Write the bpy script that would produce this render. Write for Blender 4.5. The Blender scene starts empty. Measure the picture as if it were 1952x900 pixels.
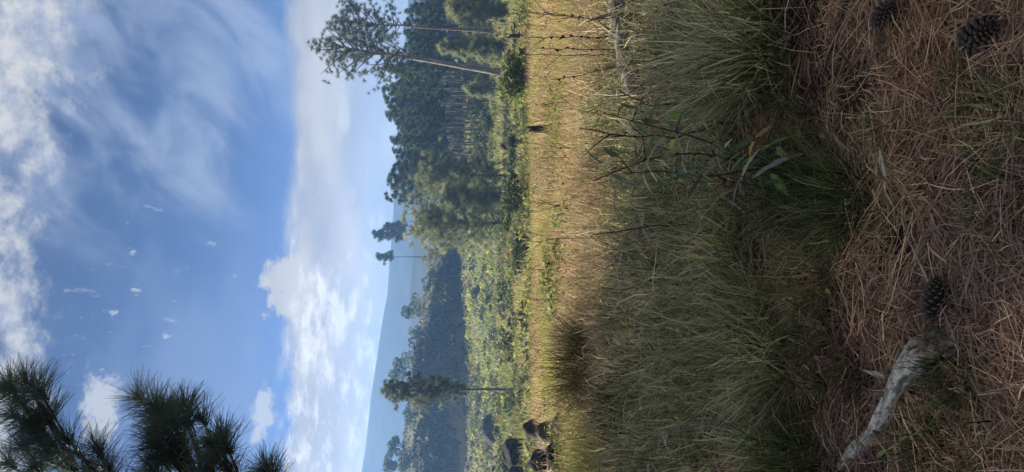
import bpy, math, random
import numpy as np
from mathutils import Vector, Matrix

random.seed(7)
RNG = np.random.default_rng(11)
R = math.radians
scene = bpy.context.scene
COL = scene.collection

# ------------------------------------------------------------------ camera
# the phone was held sideways: the picture's left is the sky, its top is the world's right
F_PX, PITCH, EYE = 1447.0, R(6.93), 1.45
fwd = Vector((0, math.cos(PITCH), -math.sin(PITCH)))
upv = Vector((0, math.sin(PITCH), math.cos(PITCH)))
rgt = Vector((1, 0, 0))
cam_d = bpy.data.cameras.new('camera')
cam = bpy.data.objects.new('camera', cam_d)
COL.objects.link(cam)
m = Matrix((-upv, rgt, -fwd)).transposed().to_4x4()
m.translation = Vector((0, 0, EYE))
cam.matrix_world = m
cam_d.sensor_width = 36
cam_d.lens = 36 * F_PX / 1952
cam_d.clip_start = 0.05
cam_d.clip_end = 6000
scene.camera = cam

# ------------------------------------------------------------------ light
SUN_AZ, SUN_EL = R(-48), R(35)          # azimuth from straight ahead, minus = left
EXPOSURE = 1.82
scene.view_settings.view_transform = 'Standard'
scene.view_settings.look = 'None'
scene.view_settings.exposure = EXPOSURE
scene.view_settings.gamma = 1
scene.render.engine = 'CYCLES'
cy = scene.cycles
cy.use_denoising = True
cy.max_bounces = 8
cy.diffuse_bounces = 3
cy.transmission_bounces = 4
cy.transparent_max_bounces = 8
cy.volume_bounces = 1
cy.sample_clamp_indirect = 4

sd = Vector((math.sin(SUN_AZ) * math.cos(SUN_EL), math.cos(SUN_AZ) * math.cos(SUN_EL), math.sin(SUN_EL)))
sl = bpy.data.lights.new('sun', 'SUN')
sl.energy = 3.9
sl.angle = R(0.55)
sl.color = (1.0, 0.90, 0.74)
so = bpy.data.objects.new('sun', sl)
COL.objects.link(so)
so.rotation_euler = sd.to_track_quat('Z', 'Y').to_euler()

def ray(x, y):
    """direction of a photo pixel (1952 x 900), unnormalised"""
    return fwd * F_PX - upv * (x - 976) - rgt * (y - 450)

def AE(x, y):
    d = ray(x, y).normalized()
    return math.degrees(math.atan2(d.x, d.y)), math.degrees(math.asin(d.z))

# ------------------------------------------------------------------ sky (world)
world = bpy.data.worlds.new('World')
scene.world = world
world.use_nodes = True
wt = world.node_tree
wt.nodes.clear()

class E:
    """tiny expression wrapper round math nodes"""
    nt = wt
    def __init__(s, v): s.v = v
    @staticmethod
    def op(o, *a, clamp=False):
        n = E.nt.nodes.new('ShaderNodeMath'); n.operation = o; n.use_clamp = clamp
        for i, q in enumerate(a):
            q = q.v if isinstance(q, E) else q
            if isinstance(q, (int, float)): n.inputs[i].default_value = q
            else: E.nt.links.new(q, n.inputs[i])
        return E(n.outputs[0])
    def __add__(s, o): return E.op('ADD', s, o)
    __radd__ = __add__
    def __sub__(s, o): return E.op('SUBTRACT', s, o)
    def __rsub__(s, o): return E.op('SUBTRACT', o, s)
    def __mul__(s, o): return E.op('MULTIPLY', s, o)
    __rmul__ = __mul__
    def __truediv__(s, o): return E.op('DIVIDE', s, o)

def sstep(e, a, b):
    n = E.nt.nodes.new('ShaderNodeMapRange'); n.interpolation_type = 'SMOOTHSTEP'
    E.nt.links.new(e.v, n.inputs[0])
    n.inputs[1].default_value = a; n.inputs[2].default_value = b
    n.inputs[3].default_value = 0; n.inputs[4].default_value = 1
    if a > b:
        n.inputs[1].default_value = b; n.inputs[2].default_value = a
        n.inputs[3].default_value = 1; n.inputs[4].default_value = 0
    return E(n.outputs[0])

def comb(x, y, z):
    n = E.nt.nodes.new('ShaderNodeCombineXYZ')
    for i, q in enumerate((x, y, z)):
        if isinstance(q, E): E.nt.links.new(q.v, n.inputs[i])
        else: n.inputs[i].default_value = q
    return n.outputs[0]

def noise(vec, scale, detail=5, rough=0.55, dist=0.0):
    n = E.nt.nodes.new('ShaderNodeTexNoise')
    E.nt.links.new(vec, n.inputs['Vector'])
    n.inputs['Scale'].default_value = scale; n.inputs['Detail'].default_value = detail
    n.inputs['Roughness'].default_value = rough; n.inputs['Distortion'].default_value = dist
    return E(n.outputs['Fac'])

def mixc(fac, a, b):
    n = E.nt.nodes.new('ShaderNodeMix'); n.data_type = 'RGBA'
    if isinstance(fac, E): E.nt.links.new(fac.v, n.inputs[0])
    else: n.inputs[0].default_value = fac
    for q, i in ((a, 6), (b, 7)):
        if isinstance(q, tuple): n.inputs[i].default_value = (*q, 1)
        else: E.nt.links.new(q, n.inputs[i])
    return n.outputs[2]

tc = wt.nodes.new('ShaderNodeTexCoord')
sx = wt.nodes.new('ShaderNodeSeparateXYZ')
wt.links.new(tc.outputs['Generated'], sx.inputs[0])
dx, dy, dz = (E(sx.outputs[i]) for i in range(3))
az = E.op('ARCTAN2', dx, dy) * (180 / math.pi)
el = E.op('ARCSINE', dz) * (180 / math.pi)
plane = comb(az * 0.1, el * 0.1, 0)

sky = wt.nodes.new('ShaderNodeTexSky')
sky.sky_type = 'NISHITA'
sky.sun_disc = False
sky.sun_elevation = SUN_EL
sky.sun_rotation = SUN_AZ
sky.altitude = 3500
sky.air_density = 0.275
sky.dust_density = 0.3
sky.ozone_density = 4.0
WS = 0.05
K = 1 / (WS * 2 ** EXPOSURE)                 # cloud colours below are as they show in the picture

def blob(x, y, rx, ry):
    a0, e0 = AE(x, y)
    ka = 0.0396
    da = (az - a0) / (ry * ka); de = (el - e0) / (rx * ka)
    return 1.0 - E.op('SQRT', da * da + de * de)

def cl(c, k=1.0): return tuple(q * K * k for q in c)

nb = noise(comb(az * 0.05, el * 0.16, 1.3), 2.2, 6, 0.55)          # broad, drawn out level
nc = noise(comb(az * 0.1, el * 0.15, 4.1), 3.2, 8, 0.62)           # cumulus lumps
nf = noise(comb(az * 0.1, el * 0.13, 8.7), 9.0, 6, 0.6)            # small lumps
rot = R(38)
ncir = noise(comb(az * (0.1 * math.cos(rot)) + el * (0.1 * math.sin(rot)),
                  az * (-0.19 * math.sin(rot)) + el * (0.19 * math.cos(rot)), 2.2), 1.25, 7, 0.55, 0.5)
c = sky.outputs[0]
# thin high veil
veil = sstep(ncir, 0.30, 0.68) * (0.10 + 0.80 * sstep(E.op('MAXIMUM', blob(170, 60, 420, 420), blob(330, 120, 180, 330)) + (ncir - 0.5) * 0.8, 0.0, 0.55))
c = mixc(veil * 0.85, c, cl((0.36, 0.43, 0.60)))
veil2 = sstep(blob(380, 760, 190, 300) + (nb - 0.5) * 1.2, 0.0, 0.7) * 0.45
c = mixc(veil2, c, cl((0.25, 0.33, 0.54)))
# big bank of cumulus overhead
top = sstep(el - 25.0 + (nc - 0.5) * 16.0 - 0.02 * az + (sstep(az, 4.0, 14.0) * 3.0), -1.5, 3.5)
# out of view overhead, added broken cloud brightens the shaded ground; level sheet coordinates
added_deck = noise(comb(dx / E.op('MAXIMUM', dz, 0.3), dy / E.op('MAXIMUM', dz, 0.3), 0.7), 1.6, 7, 0.6)
top = top * (1.0 - sstep(el, 32.0, 40.0) * (1.0 - sstep(added_deck, 0.32, 0.48)))
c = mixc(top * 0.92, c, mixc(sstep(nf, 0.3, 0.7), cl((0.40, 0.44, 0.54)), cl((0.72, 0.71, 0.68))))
# small torn puffs
pm = E.op('MAXIMUM', blob(250, 540, 230, 240), blob(180, 640, 160, 160))
puff = sstep(noise(comb(az * 0.16, el * 0.1, 3.3), 7.5, 6, 0.6) * 0.9 + sstep(pm, 0.0, 0.6) * 0.12, 0.655, 0.78)
c = mixc(puff * 0.8 * sstep(el, 10.0, 13.0) * sstep(el, 26.0, 22.0), c, cl((0.52, 0.56, 0.64)))
lc = E.op('MAXIMUM', blob(195, 780, 45, 85), blob(500, 790, 28, 70))
lcl = sstep(lc + (nf - 0.5) * 1.7, 0.15, 0.6)
c = mixc(lcl * 0.9, c, cl((0.55, 0.57, 0.60)))
# level bank above the horizon
edge = 9.4 - el + (nb - 0.5) * 3.6 + (nc - 0.5) * 1.4 + (nc - 0.5) * 2.4 * sstep(az, 3.0, -6.0) + sstep(blob(525, 540, 60, 75) + (nc - 0.5) * 2.2 + (nf - 0.5) * 0.8, 0.1, 0.7) * 2.2
bank = sstep(edge + (nf - 0.5) * 0.5, -0.6, 1.0)
bankc = mixc(sstep(nb, 0.3, 0.7), cl((0.44, 0.43, 0.43)), cl((0.68, 0.64, 0.59)))
c = mixc(bank * 0.95, c, bankc)
nk = noise(comb(az * 0.08, el * 0.22, 6.2), 5.2, 8, 0.62)
cum = sstep(nk + (nf - 0.5) * 0.25 + 0.15 * sstep(blob(615, 590, 75, 110), 0.0, 0.9) + 0.10 * sstep(az, 2.0, -8.0), 0.56, 0.82) * sstep(el, 10.5, 8.5) * sstep(el, 1.5, 3.5) * sstep(az, 9.0, -3.0)
c = mixc(cum, c, cl((0.95, 0.92, 0.84)))
sp = sstep(blob(655, 210, 16, 60) + (nf - 0.5) * 1.4, 0.1, 0.6)
c = mixc(sp * 0.6, c, cl((0.75, 0.73, 0.66)))
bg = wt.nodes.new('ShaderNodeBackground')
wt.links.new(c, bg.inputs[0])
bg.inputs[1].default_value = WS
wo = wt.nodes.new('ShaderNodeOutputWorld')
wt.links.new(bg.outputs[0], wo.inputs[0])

# ------------------------------------------------------------------ helpers
def link(name, data, parent=None):
    o = bpy.data.objects.new(name, data)
    COL.objects.link(o)
    if parent is not None: o.parent = parent
    return o

def tag(o, label=None, cat=None, group=None, kind=None):
    if label: o['label'] = label
    if cat: o['category'] = cat
    if group: o['group'] = group
    if kind: o['kind'] = kind
    return o

def empty(name, loc, rz=0.0):
    o = link(name, None)
    o.location = loc; o.rotation_euler = (0, 0, rz)
    o.empty_display_size = 0.2
    return o

def mesh(name, V, F, mat, col=None, smooth=False):
    V = np.ascontiguousarray(V, dtype=np.float32); F = np.ascontiguousarray(F, dtype=np.int32)
    me = bpy.data.meshes.new(name)
    k = F.shape[1]
    me.vertices.add(len(V)); me.vertices.foreach_set('co', V.ravel())
    me.loops.add(F.size); me.loops.foreach_set('vertex_index', F.ravel())
    me.polygons.add(len(F))
    me.polygons.foreach_set('loop_start', np.arange(0, F.size, k, dtype=np.int32))
    if smooth: me.polygons.foreach_set('use_smooth', np.ones(len(F), dtype=bool))
    if col is not None:
        a = me.color_attributes.new('Col', 'FLOAT_COLOR', 'POINT')
        c4 = np.ones((len(V), 4), dtype=np.float32); c4[:, :3] = col
        a.data.foreach_set('color', c4.ravel())
    me.update(calc_edges=True)
    me.materials.append(mat)
    return me

def copy_tree(o, parent=None):
    c_ = o.copy(); COL.objects.link(c_)
    c_.parent = parent
    for ch in o.children: copy_tree(ch, c_)
    return c_

def vnoise(x, y, seed=0):
    x = np.asarray(x, float); y = np.asarray(y, float)
    xi = np.floor(x); yi = np.floor(y); fx = x - xi; fy = y - yi
    def h(a, b):
        q = np.sin(a * 127.1 + b * 311.7 + seed * 74.7) * 43758.5453
        return q - np.floor(q)
    u = fx * fx * (3 - 2 * fx); v = fy * fy * (3 - 2 * fy)
    return (h(xi, yi) * (1 - u) + h(xi + 1, yi) * u) * (1 - v) + (h(xi, yi + 1) * (1 - u) + h(xi + 1, yi + 1) * u) * v

def fbm(x, y, seed=0, n=4):
    s = 0; a = 0.5; t = 0
    for i in range(n):
        s = s + a * vnoise(np.asarray(x) * 2 ** i, np.asarray(y) * 2 ** i, seed + i * 13); t += a; a *= 0.5
    return s / t

def ss(a, b, x):
    t = np.clip((np.asarray(x, float) - a) / (b - a), 0, 1)
    return t * t * (3 - 2 * t)

# the lie of the land
PY = [-60, -5, 0, 4, 6, 8, 12, 20, 35, 60, 84, 110, 150]
PZ = [3.0, 0.1, 0.0, -0.02, -0.12, -0.4, -1.1, -2.05, -3.9, -6.5, -8.5, -8.9, -8.0]
HOLE = []
def bank_y(X): return 160 + (fbm(X * 0.045, X * 0 + 9.2, 33) - 0.5) * 34 + (fbm(X * 0.2, X * 0 + 2.2, 34) - 0.5) * 5
def ground_z(X, Y):
    X = np.asarray(X, float); Y = np.asarray(Y, float)
    z = np.interp(Y, PY, PZ)
    z = z + (fbm(X * 0.9, Y * 0.9, 3) - 0.5) * 0.16 * ss(-1, 3, Y) + (fbm(X * 5, Y * 5, 5, 2) - 0.5) * 0.05 * (1 - ss(10, 20, Y))
    z = z + (fbm(X * 0.13, Y * 0.13, 8) - 0.5) * 1.3 * ss(14, 45, Y) * (1 - ss(150, 165, Y))
    z = z + (fbm(X * 0.05, Y * 0.09, 21) - 0.5) * 3.0 * ss(60, 90, Y) * (1 - ss(150, 165, Y))
    # steep bank of the opposite hill, plateau behind it, then down into the far valley
    crest = np.clip(-2.2 - 0.135 * X, -8.2, 9.5)
    face = crest - 1.0 + (fbm(X * 0.07, X * 0 + 3.1, 31) - 0.5) * 7
    bY = bank_y(X)
    t = np.clip((Y - bY) / 6.0, 0, 1)
    up = -8.0 + (face + 8.0) * t
    up = up + (crest - face) * ss(6, 40, Y - bY)
    up = up - (crest + 20) * ss(212, 300, Y)
    up = up + (fbm(X * 0.16, Y * 0.16, 35) - 0.5) * 3.0 * ss(0, 8, Y - bY)
    w = ss(-3, 3, Y - bY)
    z = z * (1 - w) + up * w
    for hx, hy, hr, hd in HOLE:
        z = z - hd * np.exp(-((X - hx) ** 2 + (Y - hy) ** 2) / (hr * hr))
    return z

def gz(x, y): return float(ground_z(x, y))

def G(x, y, lo=0.6):
    """where the line of sight of a photo pixel meets the ground"""
    d = ray(x, y); d = d / d.y
    Ys = np.concatenate([np.linspace(lo, 12, 600), np.geomspace(12.02, 205, 900)])
    zz = EYE + d.z * Ys - ground_z(d.x * Ys, Ys)
    i = np.argmax(zz < 0) if (zz < 0).any() else len(Ys) - 1
    Yh = Ys[i]
    return Vector((d.x * Yh, Yh, gz(d.x * Yh, Yh)))

def P(x, y, Y):
    d = ray(x, y); d = d / d.y
    return Vector((d.x * Y, Y, EYE + d.z * Y))

hp = G(1728, 440); HOLE.append((hp.x, hp.y, 0.075, 0.15))
hp = G(1612, 606); HOLE.append((hp.x, hp.y, 0.065, 0.12))

# ---- materials
def new_mat(name):
    mt = bpy.data.materials.new(name); mt.use_nodes = True
    E.nt = mt.node_tree
    b = mt.node_tree.nodes['Principled BSDF']
    return mt, mt.node_tree, b

def leaf_mat(name, trans=0.35, rough=0.6, tint=(1, 1, 1), spec=0.25):
    mt, nt, b = new_mat(name)
    at = nt.nodes.new('ShaderNodeAttribute'); at.attribute_name = 'Col'
    mul = nt.nodes.new('ShaderNodeMix'); mul.data_type = 'RGBA'; mul.blend_type = 'MULTIPLY'; mul.inputs[0].default_value = 1
    nt.links.new(at.outputs['Color'], mul.inputs[6]); mul.inputs[7].default_value = (*tint, 1)
    nt.links.new(mul.outputs[2], b.inputs['Base Color'])
    b.inputs['Roughness'].default_value = rough
    b.inputs['Specular IOR Level'].default_value = spec
    if trans > 0:
        tr = nt.nodes.new('ShaderNodeBsdfTranslucent')
        nt.links.new(mul.outputs[2], tr.inputs[0])
        mx = nt.nodes.new('ShaderNodeMixShader'); mx.inputs[0].default_value = trans
        nt.links.new(b.outputs[0], mx.inputs[1]); nt.links.new(tr.outputs[0], mx.inputs[2])
        nt.links.new(mx.outputs[0], nt.nodes['Material Output'].inputs[0])
    return mt

def solid_mat(name, c1, c2, scale=8, rough=0.85, bump=0.4, stretch=(1, 1, 1), detail=8, attr=False, spec=0.2, lo=0.35, hi=0.65, bscale=None, bdist=0.02):
    mt, nt, b = new_mat(name)
    t = nt.nodes.new('ShaderNodeTexCoord')
    mp = nt.nodes.new('ShaderNodeMapping'); mp.inputs['Scale'].default_value = stretch
    nt.links.new(t.outputs['Object'], mp.inputs[0])
    n = noise(mp.outputs[0], scale, detail, 0.62)
    colr = mixc(sstep(n, lo, hi), c1, c2)
    if attr:
        at = nt.nodes.new('ShaderNodeAttribute'); at.attribute_name = 'Col'
        mul = nt.nodes.new('ShaderNodeMix'); mul.data_type = 'RGBA'; mul.blend_type = 'MULTIPLY'; mul.inputs[0].default_value = 1
        nt.links.new(at.outputs['Color'], mul.inputs[6]); nt.links.new(colr, mul.inputs[7]); colr = mul.outputs[2]
    nt.links.new(colr, b.inputs['Base Color'])
    b.inputs['Roughness'].default_value = rough
    b.inputs['Specular IOR Level'].default_value = spec
    if bump:
        n2 = noise(mp.outputs[0], bscale or scale * 2.3, detail, 0.65)
        bp = nt.nodes.new('ShaderNodeBump'); bp.inputs['Strength'].default_value = bump; bp.inputs['Distance'].default_value = bdist
        nt.links.new(n2.v, bp.inputs['Height']); nt.links.new(bp.outputs[0], b.inputs['Normal'])
    return mt

M_grass = leaf_mat('grass_blades', 0.45)
M_straw = leaf_mat('dry_grass', 0.45, 0.7)
M_litter = leaf_mat('needle_litter', 0.1, 0.75)
M_needle = leaf_mat('pine_needles', 0.4, 0.5, spec=0.3)
M_leaf = leaf_mat('leaves', 0.3, 0.5, spec=0.35)
M_scrub = leaf_mat('scrub_leaves', 0.45, 0.6)
M_hill = leaf_mat('hill_leaves', 0.12, 0.7)
M_ground = solid_mat('soil', (0.55, 0.55, 0.55), (1.25, 1.2, 1.15), 6, 0.95, 0.6, attr=True, bdist=0.03)
M_bark = solid_mat('pine_bark', (0.06, 0.045, 0.035), (0.19, 0.15, 0.12), 6, 0.9, 0.8, (1, 1, 0.3))
M_pale_bark = solid_mat('pale_bark', (0.09, 0.08, 0.07), (0.25, 0.225, 0.20), 3, 0.9, 0.6, (1, 1, 0.3))
M_twig = solid_mat('dark_twig', (0.025, 0.018, 0.014), (0.075, 0.055, 0.042), 30, 0.85, 0.3)
M_pale_twig = solid_mat('pale_twig', (0.16, 0.13, 0.10), (0.34, 0.29, 0.23), 25, 0.85, 0.3)
M_wood = solid_mat('weathered_wood', (0.16, 0.15, 0.135), (0.50, 0.48, 0.44), 14, 0.9, 0.9, (7, 7, 0.9), lo=0.28, hi=0.66, bscale=24, bdist=0.008)
M_char = solid_mat('charred_wood', (0.010, 0.009, 0.008), (0.06, 0.052, 0.045), 9, 0.8, 0.9, (2, 2, 0.6), bdist=0.05)
M_rock = solid_mat('dark_rock', (0.006, 0.006, 0.006), (0.055, 0.05, 0.043), 4, 0.9, 1.0, bdist=0.25)
M_rock2 = solid_mat('brown_rock', (0.03, 0.025, 0.02), (0.09, 0.075, 0.06), 3.5, 0.85, 0.9, bdist=0.08)
M_log = solid_mat('log_bark', (0.05, 0.046, 0.042), (0.22, 0.205, 0.185), 18, 0.9, 0.9, (1, 1, 1), bdist=0.015)
M_cone = solid_mat('cone_scale', (0.03, 0.024, 0.019), (0.17, 0.145, 0.12), 45, 0.7, 0.4, bdist=0.003)
M_core = solid_mat('cone_core', (0.02, 0.015, 0.011), (0.04, 0.03, 0.022), 60, 0.9, 0.3)
M_mount = solid_mat('far_forest', (0.010, 0.016, 0.015), (0.028, 0.036, 0.03), 0.03, 1.0, 0)

# ---- geometry makers
def unit(v): return v / np.maximum(np.linalg.norm(v, axis=-1, keepdims=True), 1e-9)

def ribbons(pts, width, side, taper=None):
    """pts (N,K,3) centre lines -> strips; returns V,F"""
    N, Kk, _ = pts.shape
    if taper is None: taper = np.linspace(1, 0.12, Kk)
    w = width[:, None, None] * 0.5 * taper[None, :, None]
    V = np.empty((N, Kk, 2, 3)); s = side[:, None, :]
    V[:, :, 0] = pts - s * w; V[:, :, 1] = pts + s * w
    base = (np.arange(N) * Kk * 2)[:, None]
    k = np.arange(Kk - 1)[None, :] * 2
    F = np.stack([base + k, base + k + 1, base + k + 3, base + k + 2], -1).reshape(-1, 4)
    return V.reshape(-1, 3), F

def blades(base, azm, L, th0, th1, width, nseg=3, rng=RNG, mess=0.0):
    """curved grass blades; theta is the angle from upright"""
    N = len(base)
    h = np.stack([np.cos(azm), np.sin(azm), np.zeros(N)], -1)
    pts = np.empty((N, nseg + 1, 3)); pts[:, 0] = base
    p = base.copy()
    for k in range(nseg):
        th = th0 + th1 * (k + 0.5) / nseg
        if mess and k:
            th = th + rng.normal(0, mess, N) + (rng.uniform(0, 1, N) < 0.10) * 1.0
            a_ = azm + rng.normal(0, mess * 1.3, N); h = np.stack([np.cos(a_), np.sin(a_), np.zeros(N)], -1)
        p = p + (L / nseg)[:, None] * (h * np.sin(th)[:, None] + np.array([0, 0, 1]) * np.cos(th)[:, None])
        pts[:, k + 1] = p
    a2 = azm + np.pi / 2 + rng.normal(0, 0.7, N)
    side = np.stack([np.cos(a2), np.sin(a2), np.zeros(N)], -1)
    return ribbons(pts, width, side, np.linspace(1, 0.1, nseg + 1) ** 0.8)

def pick(pal, n, rng=RNG, var=0.18, wts=None):
    pal = np.array(pal); i = rng.choice(len(pal), n, p=wts)
    return np.clip(pal[i] * (1 + rng.normal(0, var, (n, 1))), 0.004, 0.8)

def tube(path, rads, ns=8, wob=0.0, seed=0):
    path = np.array([tuple(p) for p in path], float); K_ = len(path)
    rg = np.random.default_rng(seed)
    tan = np.gradient(path, axis=0); tan = unit(tan)
    ref = np.array([0.0, 0, 1]) if abs(tan[0][2]) < 0.9 else np.array([1.0, 0, 0])
    a = unit(np.cross(tan, ref)); b = np.cross(tan, a)
    th = np.linspace(0, 2 * np.pi, ns, endpoint=False)
    rr = np.array(rads)[:, None] * (1 + wob * rg.normal(0, 1, (K_, ns)))
    V = path[:, None] + rr[..., None] * (np.cos(th)[None, :, None] * a[:, None] + np.sin(th)[None, :, None] * b[:, None])
    V = V.reshape(-1, 3)
    F = []
    for k in range(K_ - 1):
        for j in range(ns):
            F.append((k * ns + j, k * ns + (j + 1) % ns, (k + 1) * ns + (j + 1) % ns, (k + 1) * ns + j))
    n0 = len(V)
    V = np.vstack([V, path[0], path[-1]])
    for j in range(0, ns, 2):
        F.append((n0, (j + 2) % ns, (j + 1) % ns, j))
        o = (K_ - 1) * ns
        F.append((n0 + 1, o + j, o + (j + 1) % ns, o + (j + 2) % ns))
    return V, np.array(F)

def curve(p0, p1, sag=0.0, n=6, bend=None):
    p0 = np.array(tuple(p0), float); p1 = np.array(tuple(p1), float)
    t = np.linspace(0, 1, n)[:, None]
    q = p0 * (1 - t) + p1 * t
    q[:, 2] += sag * 4 * (t * (1 - t))[:, 0]
    if bend is not None: q += np.array(bend) * 4 * t * (1 - t)
    return q

def join(parts):
    Vs, Fs, Cs = [], [], []; n = 0
    for pr in parts:
        V, F = pr[0], pr[1]
        Vs.append(V); Fs.append(F + n); n += len(V)
        if len(pr) > 2: Cs.append(pr[2])
    return np.vstack(Vs), np.vstack(Fs), (np.vstack(Cs) if Cs else None)

def tufts(centres, axes, n, length, width, spread, cols, rng, shoot=0.12, droop=0.15, seg=2):
    """needle tufts: n needles round every shoot"""
    C = np.repeat(centres, n, 0); A = np.repeat(unit(axes), n, 0); N = len(C)
    rnd = unit(rng.normal(0, 1, (N, 3)))
    perp = unit(rnd - (rnd * A).sum(1, keepdims=True) * A)
    ph = rng.uniform(0.1, 1.0, N) ** 0.7 * spread
    d = A * np.cos(ph)[:, None] + perp * np.sin(ph)[:, None]
    st = C - A * (rng.uniform(0, 1, N) * shoot)[:, None]
    L = length * rng.uniform(0.75, 1.1, N)
    pts = np.empty((N, seg + 1, 3)); pts[:, 0] = st
    for k in range(seg):
        t = (k + 1) / seg
        pts[:, k + 1] = st + d * (L * t)[:, None]
        pts[:, k + 1, 2] -= droop * L * t * t
    side = unit(np.cross(d, unit(rng.normal(0, 1, (N, 3)))))
    V, F = ribbons(pts, np.full(N, width) * rng.uniform(0.7, 1.3, N), side, np.linspace(1, 0.35, seg + 1))
    col = np.repeat(np.repeat(cols, n, 0) * rng.uniform(0.75, 1.25, (N, 1)), (seg + 1) * 2, 0)
    return V, F, col

def diamonds(C, size, rng, cols, flat=0.0):
    """leaf-sized rhombs"""
    N = len(C)
    a = unit(rng.normal(0, 1, (N, 3)) * np.array([1, 1, 1 - flat])); r = unit(rng.normal(0, 1, (N, 3)))
    b = unit(np.cross(a, r))
    s = (size * rng.uniform(0.6, 1.3, N))[:, None]
    V = np.stack([C - a * s, C + b * s * 0.45, C + a * s, C - b * s * 0.45], 1).reshape(-1, 3)
    F = np.arange(4 * N).reshape(-1, 4)
    return V, F, np.repeat(cols, 4, 0)

# ------------------------------------------------------------------ terrain
ys = np.concatenate([[-60, -30, -14, -7, -3.5, -1.6, -0.5, 0.2], np.geomspace(0.7, 950, 330)])
s_ = np.linspace(-1, 1, 221)
Y, S = np.meshgrid(ys, s_, indexing='ij')
X = (0.9 + 0.02 * np.abs(Y)) * np.sinh(5 * S)
Z = ground_z(X, Y)
n1 = fbm(X * 0.4, Y * 0.4, 50); n2 = fbm(X * 0.06, Y * 0.06, 51)
def L3(a, b, t): return np.array(a) * (1 - t[..., None]) + np.array(b) * t[..., None]
cg = L3((0.042, 0.032, 0.025), (0.075, 0.068, 0.035), ss(3.2, 5, Y + n1))
cg = cg * (1 - ss(5.6, 7.5, Y + n1)[..., None]) + ss(5.6, 7.5, Y + n1)[..., None] * L3((0.34, 0.25, 0.12), (0.22, 0.21, 0.07), ss(0.5, 0.68, n1))
cg = cg * (1 - ss(38, 46, Y + 26 * (n2 - 0.5))[..., None]) + ss(38, 46, Y + 26 * (n2 - 0.5))[..., None] * L3((0.10, 0.13, 0.035), (0.17, 0.15, 0.07), ss(0.4, 0.65, n2))
cg = cg * (1 - ss(150, 160, Y)[..., None]) + ss(150, 160, Y)[..., None] * L3((0.055, 0.06, 0.03), (0.12, 0.12, 0.055), ss(0.45, 0.7, n1))
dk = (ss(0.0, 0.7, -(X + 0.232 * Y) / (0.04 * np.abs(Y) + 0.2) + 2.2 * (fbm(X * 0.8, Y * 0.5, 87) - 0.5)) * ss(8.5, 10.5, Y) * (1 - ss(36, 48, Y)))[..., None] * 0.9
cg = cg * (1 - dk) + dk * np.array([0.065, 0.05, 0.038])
nr, ncn = X.shape
idx = np.arange(nr * ncn).reshape(nr, ncn)
F = np.stack([idx[:-1, :-1], idx[:-1, 1:], idx[1:, 1:], idx[1:, :-1]], -1).reshape(-1, 4)
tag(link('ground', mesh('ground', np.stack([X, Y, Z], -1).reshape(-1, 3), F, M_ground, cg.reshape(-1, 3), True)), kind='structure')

def ridge(name, pts, d, depth, base=-22, seed=1, amp=2.0):
    """a mountain ridge whose skyline passes the given photo points"""
    pts = sorted(pts, key=lambda q: -q[1])
    xs = np.array([P(v, y, d).x for v, y in pts]); zs = np.array([P(v, y, d).z for v, y in pts])
    xx = np.linspace(-620, 620, 260)
    cz = np.interp(xx, xs, zs) + (fbm(xx * 0.02, xx * 0 + seed, seed) - 0.5) * amp
    tt = np.linspace(-1, 1, 61)
    XX, TT = np.meshgrid(xx, tt, indexing='ij')
    prof = (1 - np.abs(TT)) ** 1.05
    ZZ = base + (cz[:, None] - base) * prof + (fbm(XX * 0.02, TT * 4, seed + 3) - 0.5) * 11 * (np.abs(TT) ** 0.7) * (1 - np.abs(TT))
    YY = d + TT * depth
    q = np.arange(XX.size).reshape(XX.shape)
    Fq = np.stack([q[:-1, :-1], q[1:, :-1], q[1:, 1:], q[:-1, 1:]], -1).reshape(-1, 4)
    return tag(link(name, mesh(name, np.stack([XX, YY, ZZ], -1).reshape(-1, 3), Fq, M_mount, None, True)), kind='structure')
ridge('mountain', [(780, -500), (778, 10), (762, 200), (750, 390), (743, 490), (737, 560), (726, 620), (715, 700), (706, 760), (697, 850), (688, 900), (688, 1100), (700, 1500)], 720, 190, seed=2)
ridge('foothills', [(800, -500), (797, 200), (790, 390), (786, 470), (781, 560), (786, 650), (775, 800), (772, 900), (780, 1300)], 470, 100, seed=7, amp=3.5)

# ------------------------------------------------------------------ trees
PINE = [(0.035, 0.060, 0.022), (0.050, 0.080, 0.028), (0.070, 0.095, 0.035)]
YOUNG = [(0.24, 0.27, 0.14), (0.30, 0.32, 0.18), (0.17, 0.21, 0.10)]

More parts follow.
